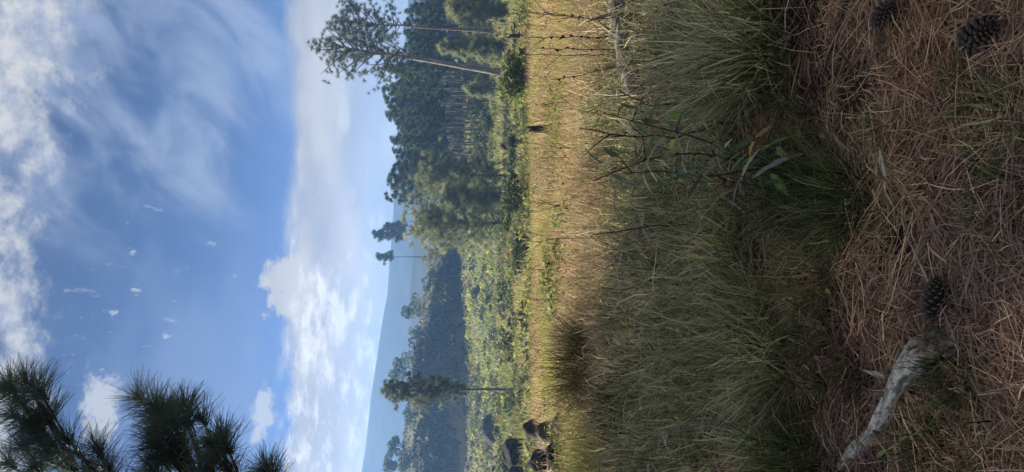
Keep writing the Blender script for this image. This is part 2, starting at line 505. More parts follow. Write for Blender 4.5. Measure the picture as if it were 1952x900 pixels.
def pine(name, H, hb, rad, nl, rng, pal, lean=(0, 0), trunk_r=0.16, tuft_n=26, tuft_l=0.34, tuft_w=0.05, rise=(0.1, 0.6), shape='round', per=5, bark=None, u0=0.35, spread=0.13):
    """one pine: trunk, limbs, crown; origin at its foot"""
    root = empty(name, (0, 0, 0))
    n = 9
    tz = np.linspace(-0.4, H, n)
    t01 = np.clip(tz / H, 0, 1)
    path = np.stack([lean[0] * t01 + rng.normal(0, 0.012 * H, n) * t01 * 0.5, lean[1] * t01 + rng.normal(0, 0.01 * H, n) * t01 * 0.5, tz], -1)
    V, F = tube(path, trunk_r * (1 - 0.85 * t01) * (1 + 0.35 * np.exp(-t01 * 18)), 8, 0.05, int(rng.integers(999)))
    ctr, axs, limbs = [], [], [(V, F)]
    def on(z): return np.array([np.interp(z, tz, path[:, 0]), np.interp(z, tz, path[:, 1]), z])
    for i in range(nl):
        f = (i + rng.uniform(0, 1)) / nl
        z = hb + (H - hb) * f * 0.97
        if shape == 'round': r = rad * math.sqrt(max(0.05, 1 - ((f - 0.45) / 0.62) ** 2))
        elif shape == 'cone': r = rad * (1.03 - f) ** 0.8
        else: r = rad * max(0.15, 1 - abs(f - 0.55) * 1.3)
        r *= rng.uniform(0.6, 1.12)
        a = i * 2.39996 + rng.normal(0, 0.35)
        e = rng.uniform(*rise) + 0.3 * f
        p0 = on(z); p1 = p0 + np.array([math.cos(a) * r * math.cos(e), math.sin(a) * r * math.cos(e), r * math.sin(e)])
        q = curve(p0, p1, -0.05 * r, 5, rng.normal(0, 0.05 * r, 3))
        limbs.append(tube(q, np.linspace(0.30 * trunk_r + 0.012, 0.02, 5), 4))
        k = max(2, int(per * (0.5 + r / rad)))
        for j in range(k):
            u = u0 + (1 - u0) * (j + rng.uniform(0, 1)) / k
            b = np.array([np.interp(u, np.linspace(0, 1, 5), q[:, w]) for w in range(3)])
            off = rng.normal(0, spread * rad * (0.4 + u), 3) * np.array([1, 1, 0.8])
            ctr.append(b + off); ax = unit(p1 - p0) + off / max(1e-3, np.linalg.norm(off)) * 0.6 + np.array([0, 0, 0.5]); axs.append(ax)
    ctr.append(on(H) + np.array([0, 0, 0.05])); axs.append(np.array([0, 0, 1.0]))
    Vl, Fl, _ = join(limbs)
    link('trunk', mesh('trunk', Vl, Fl, bark or M_bark, None, True), root)   # the limbs grow out of it
    ctr = np.array(ctr); axs = np.array(axs)
    cols = pick(pal, len(ctr), rng, 0.2)
    V, F, c3 = tufts(ctr, axs, tuft_n, tuft_l, tuft_w, 1.75, cols, rng, tuft_l * 0.5, 0.1, 1)
    link('crown', mesh('crown', V, F, M_needle, c3), root)
    return root

def put(root, loc, rz=0.0, sc=1.0):
    root.location = loc; root.rotation_euler = (0, 0, rz); root.scale = (sc, sc, sc)
    return root

rg = np.random.default_rng(5)
def foot(v, y, d):
    x = P(v, y, d).x
    return Vector((x, d, gz(x, d)))

# the tall pine standing free at the right, and the one beside it
f0 = foot(975, 140, 84); topz = P(632, 100, 84)
put(tag(pine('pine_tree', topz.z - f0.z, 10.2, 4.9, 46, rg, PINE, (2.6, 0.3), 0.40, 54, 0.44, 0.024, (0.2, 1.0), 'round', 7, M_pale_bark, 0.5, 0.085), 'tall leaning pine with open crown and bare trunk at the edge of the scrub', 'tree'), f0)
f1 = foot(975, 62, 96); topz = P(655, 40, 96)
put(tag(pine('pine_tree', topz.z - f1.z, 12.0, 4.4, 42, rg, PINE, (0.7, 0), 0.22, 54, 0.46, 0.026, (0.2, 0.95), 'round', 7, None, 0.5, 0.085), 'tall pine right behind the leaning pine, its crown against the sky', 'tree'), f1)

# dense stand
var = []
for i in range(7):
    H = [15.5, 14.5, 16.0, 15.0, 14.0, 16.2, 15.2][i]
    var.append(pine('pine_tree', H, H * rg.uniform(0.40, 0.58), rg.uniform(1.3, 1.8), 17, rg, PINE, (rg.normal(0, 0.4), 0), 0.15, 60, 0.5, 0.04, (0.1, 0.7), 'round', 6, M_pale_bark, 0.45, 0.11))
used = set(); nst = 0
def stand_tree(x, d, sc, label, group):
    global nst
    k = nst % 7; nst += 1
    o = var[k] if k not in used else copy_tree(var[k])
    used.add(k)
    put(o, (x, d, gz(x, d) - 0.1), rg.uniform(0, 6.28), sc)
    tag(o, label, 'tree', group)
for row, d in enumerate([112, 117, 123, 130, 138, 146, 152]):
    x0 = P(800, 322, d).x
    xs = np.arange(x0, P(800, -40, d).x, 1.85 + 0.1 * row)
    for x in xs:
        xx = x + rg.normal(0, 0.5); dd = d + rg.normal(0, 1.4)
        yy = 450 - xx / dd * F_PX
        tv = np.interp(yy, [-40, 100, 150, 200, 230, 265, 300, 322], [775, 775, 732, 736, 742, 750, 757, 755]) + rg.uniform(-3, 30)
        gh = P(tv, yy, dd).z - gz(xx, dd)
        stand_tree(xx, dd, gh / 15.2, 'slender pine in the dense dark stand on the right', 'pines of the dense dark stand')
for i, (y, tv, d) in enumerate([(332, 752, 118), (343, 757, 124), (352, 742, 116), (361, 737, 120), (371, 744, 126), (338, 748, 131)]):
    x = P(800, y, d).x
    stand_tree(x, d, (P(tv, y, d).z - gz(x, d)) / 15.2, 'thin pine at the open left end of the dense stand', 'thin pines at the end of the stand')

# bushy young pines in front of the stand
def young(v, y, top, d, wpx, label, shape='cone', n=60, pal=YOUNG):
    f = foot(v, y, d); H = P(top, y, d).z - f.z
    o = pine('young_pine', H, H * 0.06, wpx / 2 / F_PX * d, n, rg, pal, (0, 0), 0.13, 80, 0.5, 0.022, (0.25, 0.8), shape, 7, None, 0.3, 0.15)
    put(tag(o, label, 'tree'), f); return o
young(962, 335, 812, 82, 120, 'bushy green young pine left of the dense stand', 'round', 64, [(0.17, 0.21, 0.10), (0.23, 0.26, 0.13)])
young(970, 425, 800, 76, 150, 'broad pale green young pine in the middle of the valley', 'round', 70)
young(968, 378, 850, 72, 90, 'small bushy pine between the two broad young pines', 'mid', 50)
young(968, 96, 838, 78, 62, 'pointed light green young pine beside the leaning trunk', 'cone', 70)
young(965, 20, 858, 76, 75, 'light green young pine at the right edge of the frame', 'mid', 60)
young(945, 172, 890, 92, 40, 'little pine at the foot of the dense stand', 'cone', 36)

# pine alone on the left slope
f2 = foot(990, 742, 61); tp = P(734, 742, 61)
put(tag(pine('pine_tree', tp.z - f2.z, 4.4, 1.95, 44, rg, [(0.055, 0.085, 0.035), (0.085, 0.115, 0.05), (0.12, 0.14, 0.07)], (0.12, 0), 0.115, 56, 0.34, 0.022, (0.2, 0.8), 'mid', 7), 'pine with straight bare lower trunk standing alone on the left slope', 'tree'), f2)

# far pines on the crest
def far_pine(v, y, top, d, crown, wpx, label, n=16, r=0.24):
    x = P(v, y, d).x; z = min(gz(x, d), P(v, y, d).z); tz_ = P(top, y, d).z
    H = tz_ - z
    o = pine('pine_tree', H, H - (P(top, y, d).z - P(crown, y, d).z), wpx / 2 / F_PX * d, n, rg, PINE, (rg.normal(0, 0.3), 0), r, 34, 0.8, 0.12, (0.1, 0.6), 'round', 6)
    put(tag(o, label, 'tree'), (x, d, z)); return o
far_pine(826, 446, 712, 205, 770, 26, 'far pine with a tall dark crown, taller of the pair above the gully', 22)
far_pine(822, 432, 733, 214, 775, 24, 'far pine with a low dark crown, shorter of the pair above the gully', 18)
far_pine(800, 490, 720, 208, 748, 24, 'thin far pine on the crest, bare stem below a small crown', 10, 0.2)

def broad(name, loc, w, h, label, pal, n=700, size=0.3, group=None, rng=rg, trunk=True, stemh=0.3):
    root = tag(empty(name, loc), label, 'tree' if name.endswith('tree') else 'shrub', group)
    k = 9
    cc = np.stack([rng.normal(0, w * 0.23, k), rng.normal(0, w * 0.23, k), h * rng.uniform(stemh, 0.86, k)], -1)
    if trunk:
        V, F, _ = join([tube(curve((0, 0, -0.3), q, 0.05 * h, 5), np.linspace(0.028 * h + 0.006, 0.008 * h, 5), 5) for q in cc[:5]])
        link('trunk' if name.endswith('tree') else 'stems', mesh('stem', V, F, M_bark, None, True), root)
    i = rng.integers(0, k, n)
    dirs = unit(rng.normal(0, 1, (n, 3)))
    C = cc[i] + dirs * (w * 0.24 * rng.uniform(0.55, 1.05, n) ** 0.5)[:, None] * np.array([1, 1, 0.75 * h / w if h < w else 0.9])
    C[:, 2] = np.maximum(C[:, 2], 0.02 * h)
    cols = pick(pal, k, rng, 0.15)[i] * rng.uniform(0.7, 1.3, (n, 1))
    V, F, c3 = diamonds(C, size, rng, cols)
    link('crown' if name.endswith('tree') else 'foliage', mesh('foliage', V, F, M_scrub, c3), root)
    return root

DGREEN = [(0.05, 0.075, 0.028), (0.075, 0.10, 0.035)]
for v, y, top, d, wpx, lab in [
        (800, 590, 766, 196, 42, 'rounded dark tree on the skyline of the opposite hill'),
        (775, 708, 738, 200, 38, 'bushy tree on the skyline behind the lone left pine'),
        (768, 850, 738, 200, 30, 'bushy crest tree near the left edge of the hill'),
        (762, 886, 730, 203, 34, 'leftmost bushy tree on the hill crest'),
        (812, 415, 788, 196, 26, 'small dark crest tree left of the pale young pine'),
        (800, 812, 775, 196, 22, 'low round tree on the crest between two gaps')]:
    f = foot(v, y, d)
    broad('hill_tree', f, wpx / F_PX * d, P(top, y, d).z - f.z, lab, DGREEN, 700, 0.42)

BRUSH = [(0.05, 0.045, 0.03), (0.09, 0.07, 0.05), (0.07, 0.075, 0.035)]  # dark brown and olive tones of the low brush
for i in range(17):
    d = 156 + (i % 3) * 4; x = 13 + i * 2.7
    broad('leafy_tree', (x, d, gz(x, d)), 5.2, 6.2 + (i * 7 % 5) * 0.5, 'leafy dark tree half hidden behind the trunks of the dense stand', DGREEN, 650, 0.5, 'leafy trees behind the stand', stemh=0.15)
for i in range(46):
    x = -78 + i * 2.05 + rg.normal(0, 1.5); low = i % 2 != 0
    d = float(bank_y(x)) + (rg.uniform(1, 5) if low else rg.uniform(8, 22))
    hh = rg.uniform(1.0, 2.4) if low else rg.uniform(1.6, 4.6)
    broad('shrub', (x, d, gz(x, d)), hh * rg.uniform(0.9, 1.5), hh, 'bush growing on the opposite hillside', DGREEN if i % 3 else [(0.12, 0.14, 0.06), (0.09, 0.11, 0.045)], 320, 0.32, 'bushes on the opposite hillside', stemh=0.15)
for i in range(20):
    y_ = 52 * (140 / 52) ** rg.uniform(0, 1); x_ = rg.uniform(-0.36, 0.02) * y_; hh = rg.uniform(0.7, 1.9)
    broad('shrub', (x_, y_, gz(x_, y_)), hh * rg.uniform(1.2, 1.8), hh, 'dark round bush standing out of the valley scrub', DGREEN, 300, 0.2, 'round bushes in the valley scrub', stemh=0.12)
LG = [(0.10, 0.135, 0.04), (0.14, 0.165, 0.055), (0.07, 0.10, 0.03)]
for v, y, w, h, lab, pal in [
        (1010, 168, 2.6, 1.5, 'feathery green bush at the near end of the scrub below the leaning pine', LG),
        (1001, 98, 2.2, 0.8, 'low grey green bush to the right of the leaning pine foot', DGREEN),
        (1010, 40, 1.6, 0.6, 'low bush near the right edge below the young pines', DGREEN),
        (1014, 218, 1.5, 0.6, 'dark low bush behind the charred stump', DGREEN),
        (1000, 285, 3.0, 1.4, 'dark bush in the shady dip right of centre', DGREEN),
        (1016, 322, 1.8, 0.9, 'dark bush in the shady dip below the bushy pine', DGREEN),
        (1004, 372, 3.2, 1.7, 'dark bush in the dip in front of the small bushy pine', DGREEN),
        (1018, 410, 2.0, 1.2, 'dark bush in the dip below the pale young pine', DGREEN),
        (1008, 462, 2.6, 1.0, 'dark bush at the left end of the shady dip', DGREEN),
        (945, 240, 3.2, 1.8, 'low bush in front of the stand trunks', DGREEN),
        (940, 300, 3.6, 2.6, 'dark leafy bush at the left foot of the stand', DGREEN),
        (925, 190, 3.4, 2.2, 'green bush beneath the middle trunks of the stand', DGREEN),
        (930, 268, 3.4, 2.4, 'bush beneath the left trunks of the stand', DGREEN),
        (905, 150, 3.0, 2.0, 'bush under the first trunks of the stand', DGREEN),
        (1022, 845, 1.4, 0.5, 'dark low brush around the largest boulder', BRUSH),
        (1075, 865, 1.4, 0.4, 'dark low brush in front of the boulders at the left edge', BRUSH),
        (1082, 545, 1.1, 0.5, 'bright green low bush left of the near stump', [(0.17, 0.20, 0.07), (0.22, 0.24, 0.09)]),
        (1062, 480, 1.0, 0.45, 'bright green bush behind the near stump', [(0.16, 0.20, 0.06), (0.13, 0.17, 0.055)]),
        (1095, 440, 0.9, 0.45, 'dull green herb clump right of the near stump', LG)]:
    f = G(v, y)
    broad('shrub', f, w, h, lab, pal, 900 if w > 2 else 700, 0.16 if w > 2 else 0.05, stemh=0.2)

# ------------------------------------------------------------------ scrub and grass cover
def in_wedge(Yv, extra, rng): return rng.uniform(-1, 1, len(Yv)) * (0.37 * Yv + extra)

# valley scrub: knee-high bushes, too many to count
n = 5200
Yv = 36 * (158 / 36) ** RNG.uniform(0, 1, n); Xv = in_wedge(Yv, 3, RNG)
kp = (fbm(Xv * 0.11, Yv * 0.07, 71) > 0.50)
Xv, Yv = Xv[kp], Yv[kp]; Zv = ground_z(Xv, Yv)
tone = fbm(Xv * 0.07, Yv * 0.05, 72)
nper = 30
big = RNG.uniform(0, 1, len(Xv)) < 0.09
r = (0.30 + 0.0045 * Yv) * (RNG.uniform(0.35, 1.3, len(Xv)) + big * RNG.uniform(0.5, 1.2, len(Xv)))
dirs = unit(RNG.normal(0, 1, (len(Xv) * nper, 3))); dirs[:, 2] = np.abs(dirs[:, 2])
C = np.repeat(np.stack([Xv, Yv, Zv], -1), nper, 0) + dirs * np.repeat(r, nper)[:, None] * np.array([1.1, 1.1, 0.8]) * RNG.uniform(0.6, 1.05, (len(dirs), 1))
base = np.where((tone > 0.48)[:, None], np.array([[0.28, 0.31, 0.065]]), np.array([[0.14, 0.17, 0.05]]))
br = RNG.uniform(0, 1, len(Xv)) < 0.20
base[br] = (0.22, 0.165, 0.09)
base[big] = (0.06, 0.075, 0.03)
cols = np.repeat(base * RNG.uniform(0.55, 1.35, (len(Xv), 1)), nper, 0) * RNG.uniform(0.75, 1.25, (len(dirs), 1))
V, F, c3 = diamonds(C, np.repeat(0.10 + 0.0022 * Yv, nper), RNG, cols)
tag(link('valley_scrub', mesh('valley_scrub', V, F, M_scrub, c3)), 'low green scrub covering the valley slopes beyond the dry field', 'scrub', kind='stuff')

# bank and plateau of the opposite hill
n = 62000
Xv = RNG.uniform(-95, 60, n)
Yv = np.where(np.arange(n) < 38000, bank_y(Xv) + RNG.uniform(-1.0, 7.5, n), RNG.uniform(150, 212, n))
kp = (np.arange(n) < 38000) | (fbm(Xv * 0.25, Yv * 0.2, 73) > 0.47)
Xv, Yv = Xv[kp], Yv[kp]; n = len(Xv)
Zv = ground_z(Xv, Yv) + RNG.uniform(0, 0.8, n) ** 2 * (0.4 + 1.6 * ss(0.5, 0.7, fbm(Xv * 0.3, Yv * 0.3, 74)))
tn_ = ss(0.50, 0.62, fbm(Xv * 0.14, Zv * 0.35, 75))[:, None]
base = pick([(0.028, 0.036, 0.018), (0.042, 0.052, 0.022), (0.02, 0.024, 0.014)], n, RNG, 0.2) * (1 - tn_) + tn_ * pick([(0.05, 0.065, 0.028), (0.08, 0.09, 0.04)], n, RNG, 0.25)
V, F, c3 = diamonds(np.stack([Xv, Yv - 0.2, Zv], -1), RNG.uniform(0.15, 0.5, n), RNG, base)
tag(link('hill_scrub', mesh('hill_scrub', V, F, M_hill, c3)), 'dark scrub clothing the steep bank of the opposite hill', 'scrub', kind='stuff')
# pale plume grass in drifts on it
n = 5200
Yv = RNG.uniform(160, 205, n); Xv = RNG.uniform(-90, 20, n)
kp = fbm(Xv * 0.12, Yv * 0.12, 77) > 0.585
Xv, Yv = Xv[kp], Yv[kp]
n = len(Xv)
V, F = blades(np.stack([Xv, Yv, ground_z(Xv, Yv)], -1), RNG.uniform(0, 6.28, n), RNG.uniform(0.6, 1.4, n), RNG.uniform(0, 0.5, n), RNG.uniform(0.4, 1.4, n), np.full(n, 0.22), 2)
tag(link('plume_grass', mesh('plume_grass', V, F, M_straw, np.repeat(pick([(0.30, 0.27, 0.19), (0.22, 0.22, 0.12)], n), 6, 0))), 'pale plume grass in drifts on the opposite hill', 'grass', kind='stuff')

# dry field
n = 120000
Yv = 5.6 * (46 / 5.6) ** RNG.uniform(0, 1, n); Xv = in_wedge(Yv, 1.8, RNG)
dn = fbm(Xv * 1.1, Yv * 0.7, 81)
kp = RNG.uniform(0, 1, n) < ss(0.25, 0.55, dn) * 0.9 + 0.1
Xv, Yv = Xv[kp], Yv[kp]; n = len(Xv)
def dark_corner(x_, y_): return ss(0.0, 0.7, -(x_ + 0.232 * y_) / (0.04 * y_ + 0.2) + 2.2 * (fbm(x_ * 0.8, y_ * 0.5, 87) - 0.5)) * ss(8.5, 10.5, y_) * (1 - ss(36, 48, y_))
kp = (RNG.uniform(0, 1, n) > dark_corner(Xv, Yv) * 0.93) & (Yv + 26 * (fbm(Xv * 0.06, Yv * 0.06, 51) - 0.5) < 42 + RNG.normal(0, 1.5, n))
Xv, Yv = Xv[kp], Yv[kp]; n = len(Xv)
hgt = (0.20 + 0.30 * fbm(Xv * 0.5, Yv * 0.5, 82)) * RNG.uniform(0.6, 1.25, n)
gr = ss(0.50, 0.64, fbm(Xv * 0.35, Yv * 0.2, 83)) * 0.85
gr = np.maximum(gr, ss(24, 31, Yv) * ss(0.36, 0.5, fbm(Xv * 0.2, Yv * 0.3, 84)) * 0.9)
isg = RNG.uniform(0, 1, n) < gr
col = pick([(0.42, 0.32, 0.17), (0.36, 0.26, 0.14), (0.52, 0.43, 0.25), (0.27, 0.19, 0.11), (0.12, 0.085, 0.05), (0.40, 0.28, 0.19)], n, RNG, 0.25)
col[isg] = pick([(0.25, 0.26, 0.075), (0.20, 0.23, 0.065), (0.34, 0.31, 0.12)], int(isg.sum()))
col *= (0.62 + 0.76 * fbm(Xv * 0.45, Yv * 0.28, 89))[:, None]
V, F = blades(np.stack([Xv, Yv, ground_z(Xv, Yv) - 0.02], -1), RNG.uniform(0, 6.28, n), hgt, RNG.uniform(0, 0.35, n), RNG.uniform(0.1, 1.0, n), 0.003 + 0.00075 * Yv, 2)
tag(link('dry_field_grass', mesh('dry_field_grass', V, F, M_straw, np.repeat(col, 6, 0))), 'sunlit straw coloured grass of the field beyond the shade', 'grass', kind='stuff')

# grass between the valley bushes
n = 42000
Yv = 40 * (158 / 40) ** RNG.uniform(0, 1, n); Xv = in_wedge(Yv, 3, RNG)
V, F = blades(np.stack([Xv, Yv, ground_z(Xv, Yv) - 0.03], -1), RNG.uniform(0, 6.28, n), RNG.uniform(0.4, 0.9, n), RNG.uniform(0, 0.4, n), RNG.uniform(0.3, 1.2, n), 0.0022 * Yv, 2)
tn_ = ss(0.4, 0.6, fbm(Xv * 0.1, Yv * 0.06, 88))[:, None]
tag(link('valley_grass', mesh('valley_grass', V, F, M_straw, np.repeat((pick([(0.17, 0.19, 0.05), (0.13, 0.15, 0.045)], n, RNG, 0.15) * (1 - tn_) + tn_ * pick([(0.26, 0.22, 0.11), (0.20, 0.20, 0.075)], n, RNG, 0.15)) * (0.75 + 1.1 * fbm(Xv * 0.09, Yv * 0.06, 90))[:, None], 6, 0))), 'rough grass between the low bushes of the valley', 'grass', kind='stuff')

# small herbs and dead heads through the dry field
n = 2600
Yv = 6.5 * (42 / 6.5) ** RNG.uniform(0, 1, n); Xv = in_wedge(Yv, 1.8, RNG)
kp = fbm(Xv * 0.6, Yv * 0.35, 86) > 0.52
Xv, Yv = Xv[kp], Yv[kp]; n = len(Xv); nper = 16
C = np.repeat(np.stack([Xv, Yv, ground_z(Xv, Yv) + 0.03], -1), nper, 0)
C += RNG.normal(0, 1, C.shape) * np.repeat(0.05 + 0.005 * Yv, nper)[:, None] * np.array([1, 1, 0]) + np.array([0, 0, 1]) * RNG.uniform(0, 0.32, len(C))[:, None]
base = pick([(0.13, 0.17, 0.045), (0.19, 0.23, 0.06), (0.20, 0.13, 0.075), (0.09, 0.065, 0.045)], n, RNG, 0.2)
V, F, c3 = diamonds(C, np.repeat(0.012 + 0.0014 * Yv, nper), RNG, np.repeat(base, nper, 0) * RNG.uniform(0.7, 1.3, (len(C), 1)))
tag(link('field_herbs', mesh('field_herbs', V, F, M_scrub, c3)), 'small green and brown herbs scattered through the dry field', 'herbs', kind='stuff')

# shaded bank: filler grass between the tussocks
n = 24000
Yv = 3.3 * (8.8 / 3.3) ** RNG.uniform(0, 1, n); Xv = in_wedge(Yv, 1.0, RNG)
dn = fbm(Xv * 1.6, Yv * 1.6, 91)
kp = RNG.uniform(0, 1, n) < ss(0.40, 0.58, dn) * ss(3.2, 4.3, Yv + dn)
Xv, Yv = Xv[kp], Yv[kp]; n = len(Xv)
fl = fbm(Xv * 0.7, Yv * 0.7, 92) * 9
OLIVE = [(0.31, 0.33, 0.15), (0.23, 0.27, 0.11), (0.40, 0.36, 0.20), (0.58, 0.50, 0.34), (0.09, 0.10, 0.05)]
V, F = blades(np.stack([Xv, Yv, ground_z(Xv, Yv) - 0.01], -1), fl + RNG.normal(0, 1.5, n), RNG.uniform(0.12, 0.42, n), RNG.uniform(0, 0.5, n), RNG.uniform(0.3, 1.5, n), RNG.uniform(0.005, 0.015, n), 3, RNG, 0.35)
tag(link('bank_grass', mesh('bank_grass', V, F, M_grass, np.repeat(pick(OLIVE, n, RNG, 0.4), 8, 0))), 'olive grass of the shaded bank below the sunlit field', 'grass', kind='stuff')

# fallen needles
n = 112000
Yv = 1.1 * (5.2 / 1.1) ** RNG.uniform(0, 1, n); Xv = in_wedge(Yv, 0.6, RNG)
kp = RNG.uniform(0, 1, n) < 1 - 0.75 * ss(3.0, 4.6, Yv)
kp &= RNG.uniform(0, 1, n) < 0.35 + 0.65 * ss(0.36, 0.56, fbm(Xv * 4.5, Yv * 4.5, 97, 3))
for hx, hy, hr, hd in HOLE: kp &= (Xv - hx) ** 2 + (Yv - hy) ** 2 > (hr * 0.9) ** 2
Xv, Yv = Xv[kp], Yv[kp]; n = len(Xv)
flow = fbm(Xv * 1.3, Yv * 1.3, 95) * 12 + RNG.normal(0, 0.85, n)
lay = RNG.uniform(0, 1, n) ** 2
pile = 0.045 * fbm(Xv * 3, Yv * 3, 96)
Lq = RNG.uniform(0.07, 0.2, n)
h = np.stack([np.cos(flow), np.sin(flow), np.zeros(n)], -1)
bd = np.stack([-np.sin(flow), np.cos(flow), np.zeros(n)], -1) * RNG.normal(0, 0.09, n)[:, None]
p0 = np.stack([Xv, Yv, ground_z(Xv, Yv) + pile * 0.7 + lay * 0.035], -1)
tilt = RNG.normal(0, 0.14, n)
pm_ = p0 + h * (Lq * 0.5)[:, None] + bd * Lq[:, None] * 0.8
pe = p0 + h * Lq[:, None]
pm_[:, 2] += Lq * tilt * 0.5 + 0.006; pe[:, 2] += Lq * tilt
for q in (pm_, pe): q[:, 2] = np.maximum(q[:, 2], ground_z(q[:, 0], q[:, 1]) + 0.004)
side = unit(bd * 6 + np.cross(h, unit(RNG.normal(0, 1, (n, 3)))))
V, F = ribbons(np.stack([p0, pm_, pe], 1), RNG.uniform(0.0018, 0.0042, n), side, np.array([1, 0.9, 0.5]))
LIT = [(0.38, 0.265, 0.18), (0.27, 0.185, 0.13), (0.50, 0.38, 0.25), (0.13, 0.088, 0.066), (0.58, 0.49, 0.36)]
col = np.array([1.04, 0.94, 0.90]) * pick(LIT, n, RNG, 0.25, [0.30, 0.30, 0.14, 0.19, 0.07])
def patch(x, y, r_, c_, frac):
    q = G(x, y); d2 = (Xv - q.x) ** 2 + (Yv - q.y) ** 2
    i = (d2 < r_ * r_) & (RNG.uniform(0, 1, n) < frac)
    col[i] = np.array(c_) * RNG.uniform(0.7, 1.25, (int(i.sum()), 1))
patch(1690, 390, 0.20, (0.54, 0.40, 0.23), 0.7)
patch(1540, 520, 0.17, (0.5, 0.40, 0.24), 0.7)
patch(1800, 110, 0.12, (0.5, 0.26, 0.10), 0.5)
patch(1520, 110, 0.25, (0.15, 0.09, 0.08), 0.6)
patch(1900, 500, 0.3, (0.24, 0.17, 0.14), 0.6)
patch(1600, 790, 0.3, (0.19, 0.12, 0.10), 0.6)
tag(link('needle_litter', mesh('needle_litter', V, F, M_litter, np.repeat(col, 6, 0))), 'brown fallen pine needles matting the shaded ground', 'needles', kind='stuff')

n = 9000
Yv = 2.9 * (7.0 / 2.9) ** RNG.uniform(0, 1, n); Xv = in_wedge(Yv, 0.8, RNG)
az_ = RNG.uniform(0, 6.28, n); up_ = RNG.normal(0, 0.35, n); Lq = RNG.uniform(0.10, 0.24, n)
p0 = np.stack([Xv, Yv, ground_z(Xv, Yv) + RNG.uniform(0.03, 0.26, n) * ss(2.8, 4.2, Yv)], -1)
dv = np.stack([np.cos(az_) * np.cos(up_), np.sin(az_) * np.cos(up_), np.sin(up_)], -1) * Lq[:, None]
p1 = p0 + dv * 0.5 + RNG.normal(0, 0.010, (n, 3)); p2 = p0 + dv - np.array([0, 0, 1]) * (0.15 * Lq)[:, None]
V, F = ribbons(np.stack([p0, p1, p2], 1), RNG.uniform(0.002, 0.005, n), unit(np.cross(dv, unit(RNG.normal(0, 1, (n, 3))))), np.array([1, 0.9, 0.5]))
tag(link('caught_needles', mesh('caught_needles', V, F, M_litter, np.repeat(pick([(0.42, 0.33, 0.22), (0.30, 0.22, 0.15), (0.12, 0.09, 0.07), (0.50, 0.45, 0.34)], n, RNG, 0.25), 6, 0))), 'dry needles and straws caught in the grass of the shaded bank', 'needles', kind='stuff')

# ------------------------------------------------------------------ tussocks
TG = {'olive': OLIVE,
      'green': [(0.075, 0.10, 0.035), (0.10, 0.13, 0.04), (0.05, 0.07, 0.025), (0.06, 0.085, 0.03), (0.22, 0.20, 0.10)],
      'straw': [(0.34, 0.27, 0.16), (0.25, 0.19, 0.11), (0.15, 0.13, 0.06)],
      'burnt': [(0.05, 0.03, 0.025), (0.09, 0.10, 0.03), (0.12, 0.075, 0.05)],
      'dark': [(0.03, 0.034, 0.017), (0.05, 0.05, 0.025), (0.11, 0.09, 0.04)]}
def tussock(x, y, r_, L_, n, pal, label, group=None, lean=None, droop=1.4, stiff=0.45):
    f = G(x, y); rng = np.random.default_rng(int(x * 7 + y)); n = int(n * 0.62)
    a = rng.uniform(0, 6.28, n); q = np.sqrt(rng.uniform(0, 1, n)) * r_ * 0.45
    b = np.stack([np.cos(a) * q, np.sin(a) * q, np.zeros(n)], -1)
    b[:, 2] = ground_z(f.x + b[:, 0], f.y + b[:, 1]) - f.z - 0.015
    ad = a + rng.normal(0, 0.9, n)
    if lean is not None: ad = np.where(rng.uniform(0, 1, n) < 0.6, lean + rng.normal(0, 0.6, n), ad)
    Lb = L_ * rng.uniform(0.45, 1.1, n)
    V, F = blades(b, ad, Lb, rng.uniform(0, stiff, n) + 0.3 * q / r_, rng.uniform(0.2, droop, n), rng.uniform(0.003, 0.0085, n) * (0.7 + 0.14 * f.y), 4, rng, 0.24)
    c_ = np.repeat(pick(TG[pal], n, rng, 0.4), 10, 0)
    o = link('grass_tussock', mesh('grass_tussock', V, F, M_grass, c_)); o.location = f
    return tag(o, label, 'tussock', group)
T_ = [(1470, 95, .34, .62, 1500, 'olive', 'largest fine-bladed fountain of olive grass, on the right of the shade'),
      (1480, 5, .3, .5, 900, 'olive', 'olive tussock cut by the right edge of the frame'),
      (1400, 200, .3, .42, 800, 'olive', 'olive tussock behind the lance-leaved shrub'),
      (1640, 385, .2, .34, 800, 'green', 'deep green fine tussock beside the straw-coloured hollow'),
      (1545, 370, .22, .36, 1000, 'green', 'dark green tussock under the grey lance leaf'),
      (1570, 525, .2, .26, 900, 'straw', 'bleached straw tussock drooping over the seedling'),
      (1470, 610, .3, .42, 1200, 'olive', 'olive tussock behind the small half-buried cone'),
      (1490, 700, .3, .40, 1100, 'olive', 'olive tussock above the burnt grass tuft'),
      (1420, 500, .3, .42, 1100, 'olive', 'olive tussock left of the long dark stalk'),
      (1560, 880, .22, .34, 900, 'green', 'green tussock at the left edge above the branch tip'),
      (1470, 850, .26, .34, 800, 'olive', 'olive tussock at the foot of the bent pale stalk'),
      (1650, 712, .10, .17, 420, 'burnt', 'small burnt brown grass tuft above the grey branch'),
      (1840, 715, .16, .17, 520, 'green', 'low green grass patch on the near side of the grey branch'),
      (1790, 850, .16, .15, 420, 'green', 'low green grass below the tip of the grey branch'),
      (1960, 215, .14, .2, 260, 'olive', 'olive tussock at the bottom of the picture near the big cone'),
      (1872, 168, .09, .14, 260, 'green', 'small green tuft between the big cone and the olive tussock'),
      (1945, 375, .14, .16, 300, 'green', 'short green grass at the nearest edge of the litter'),
      (1160, 690, .42, .72, 3400, 'dark', 'dark rounded tussock at the edge of the sunlit field'),
      (1190, 770, .42, .36, 1500, 'dark', 'dark compact tussock beside the pointed charred stump'),
      (1175, 600, .3, .3, 500, 'dark', 'low tussock right of the dark rounded one')]
for x, y, r_, L_, n, pal, lab in T_: tussock(x, y, r_, L_, n, pal, lab)
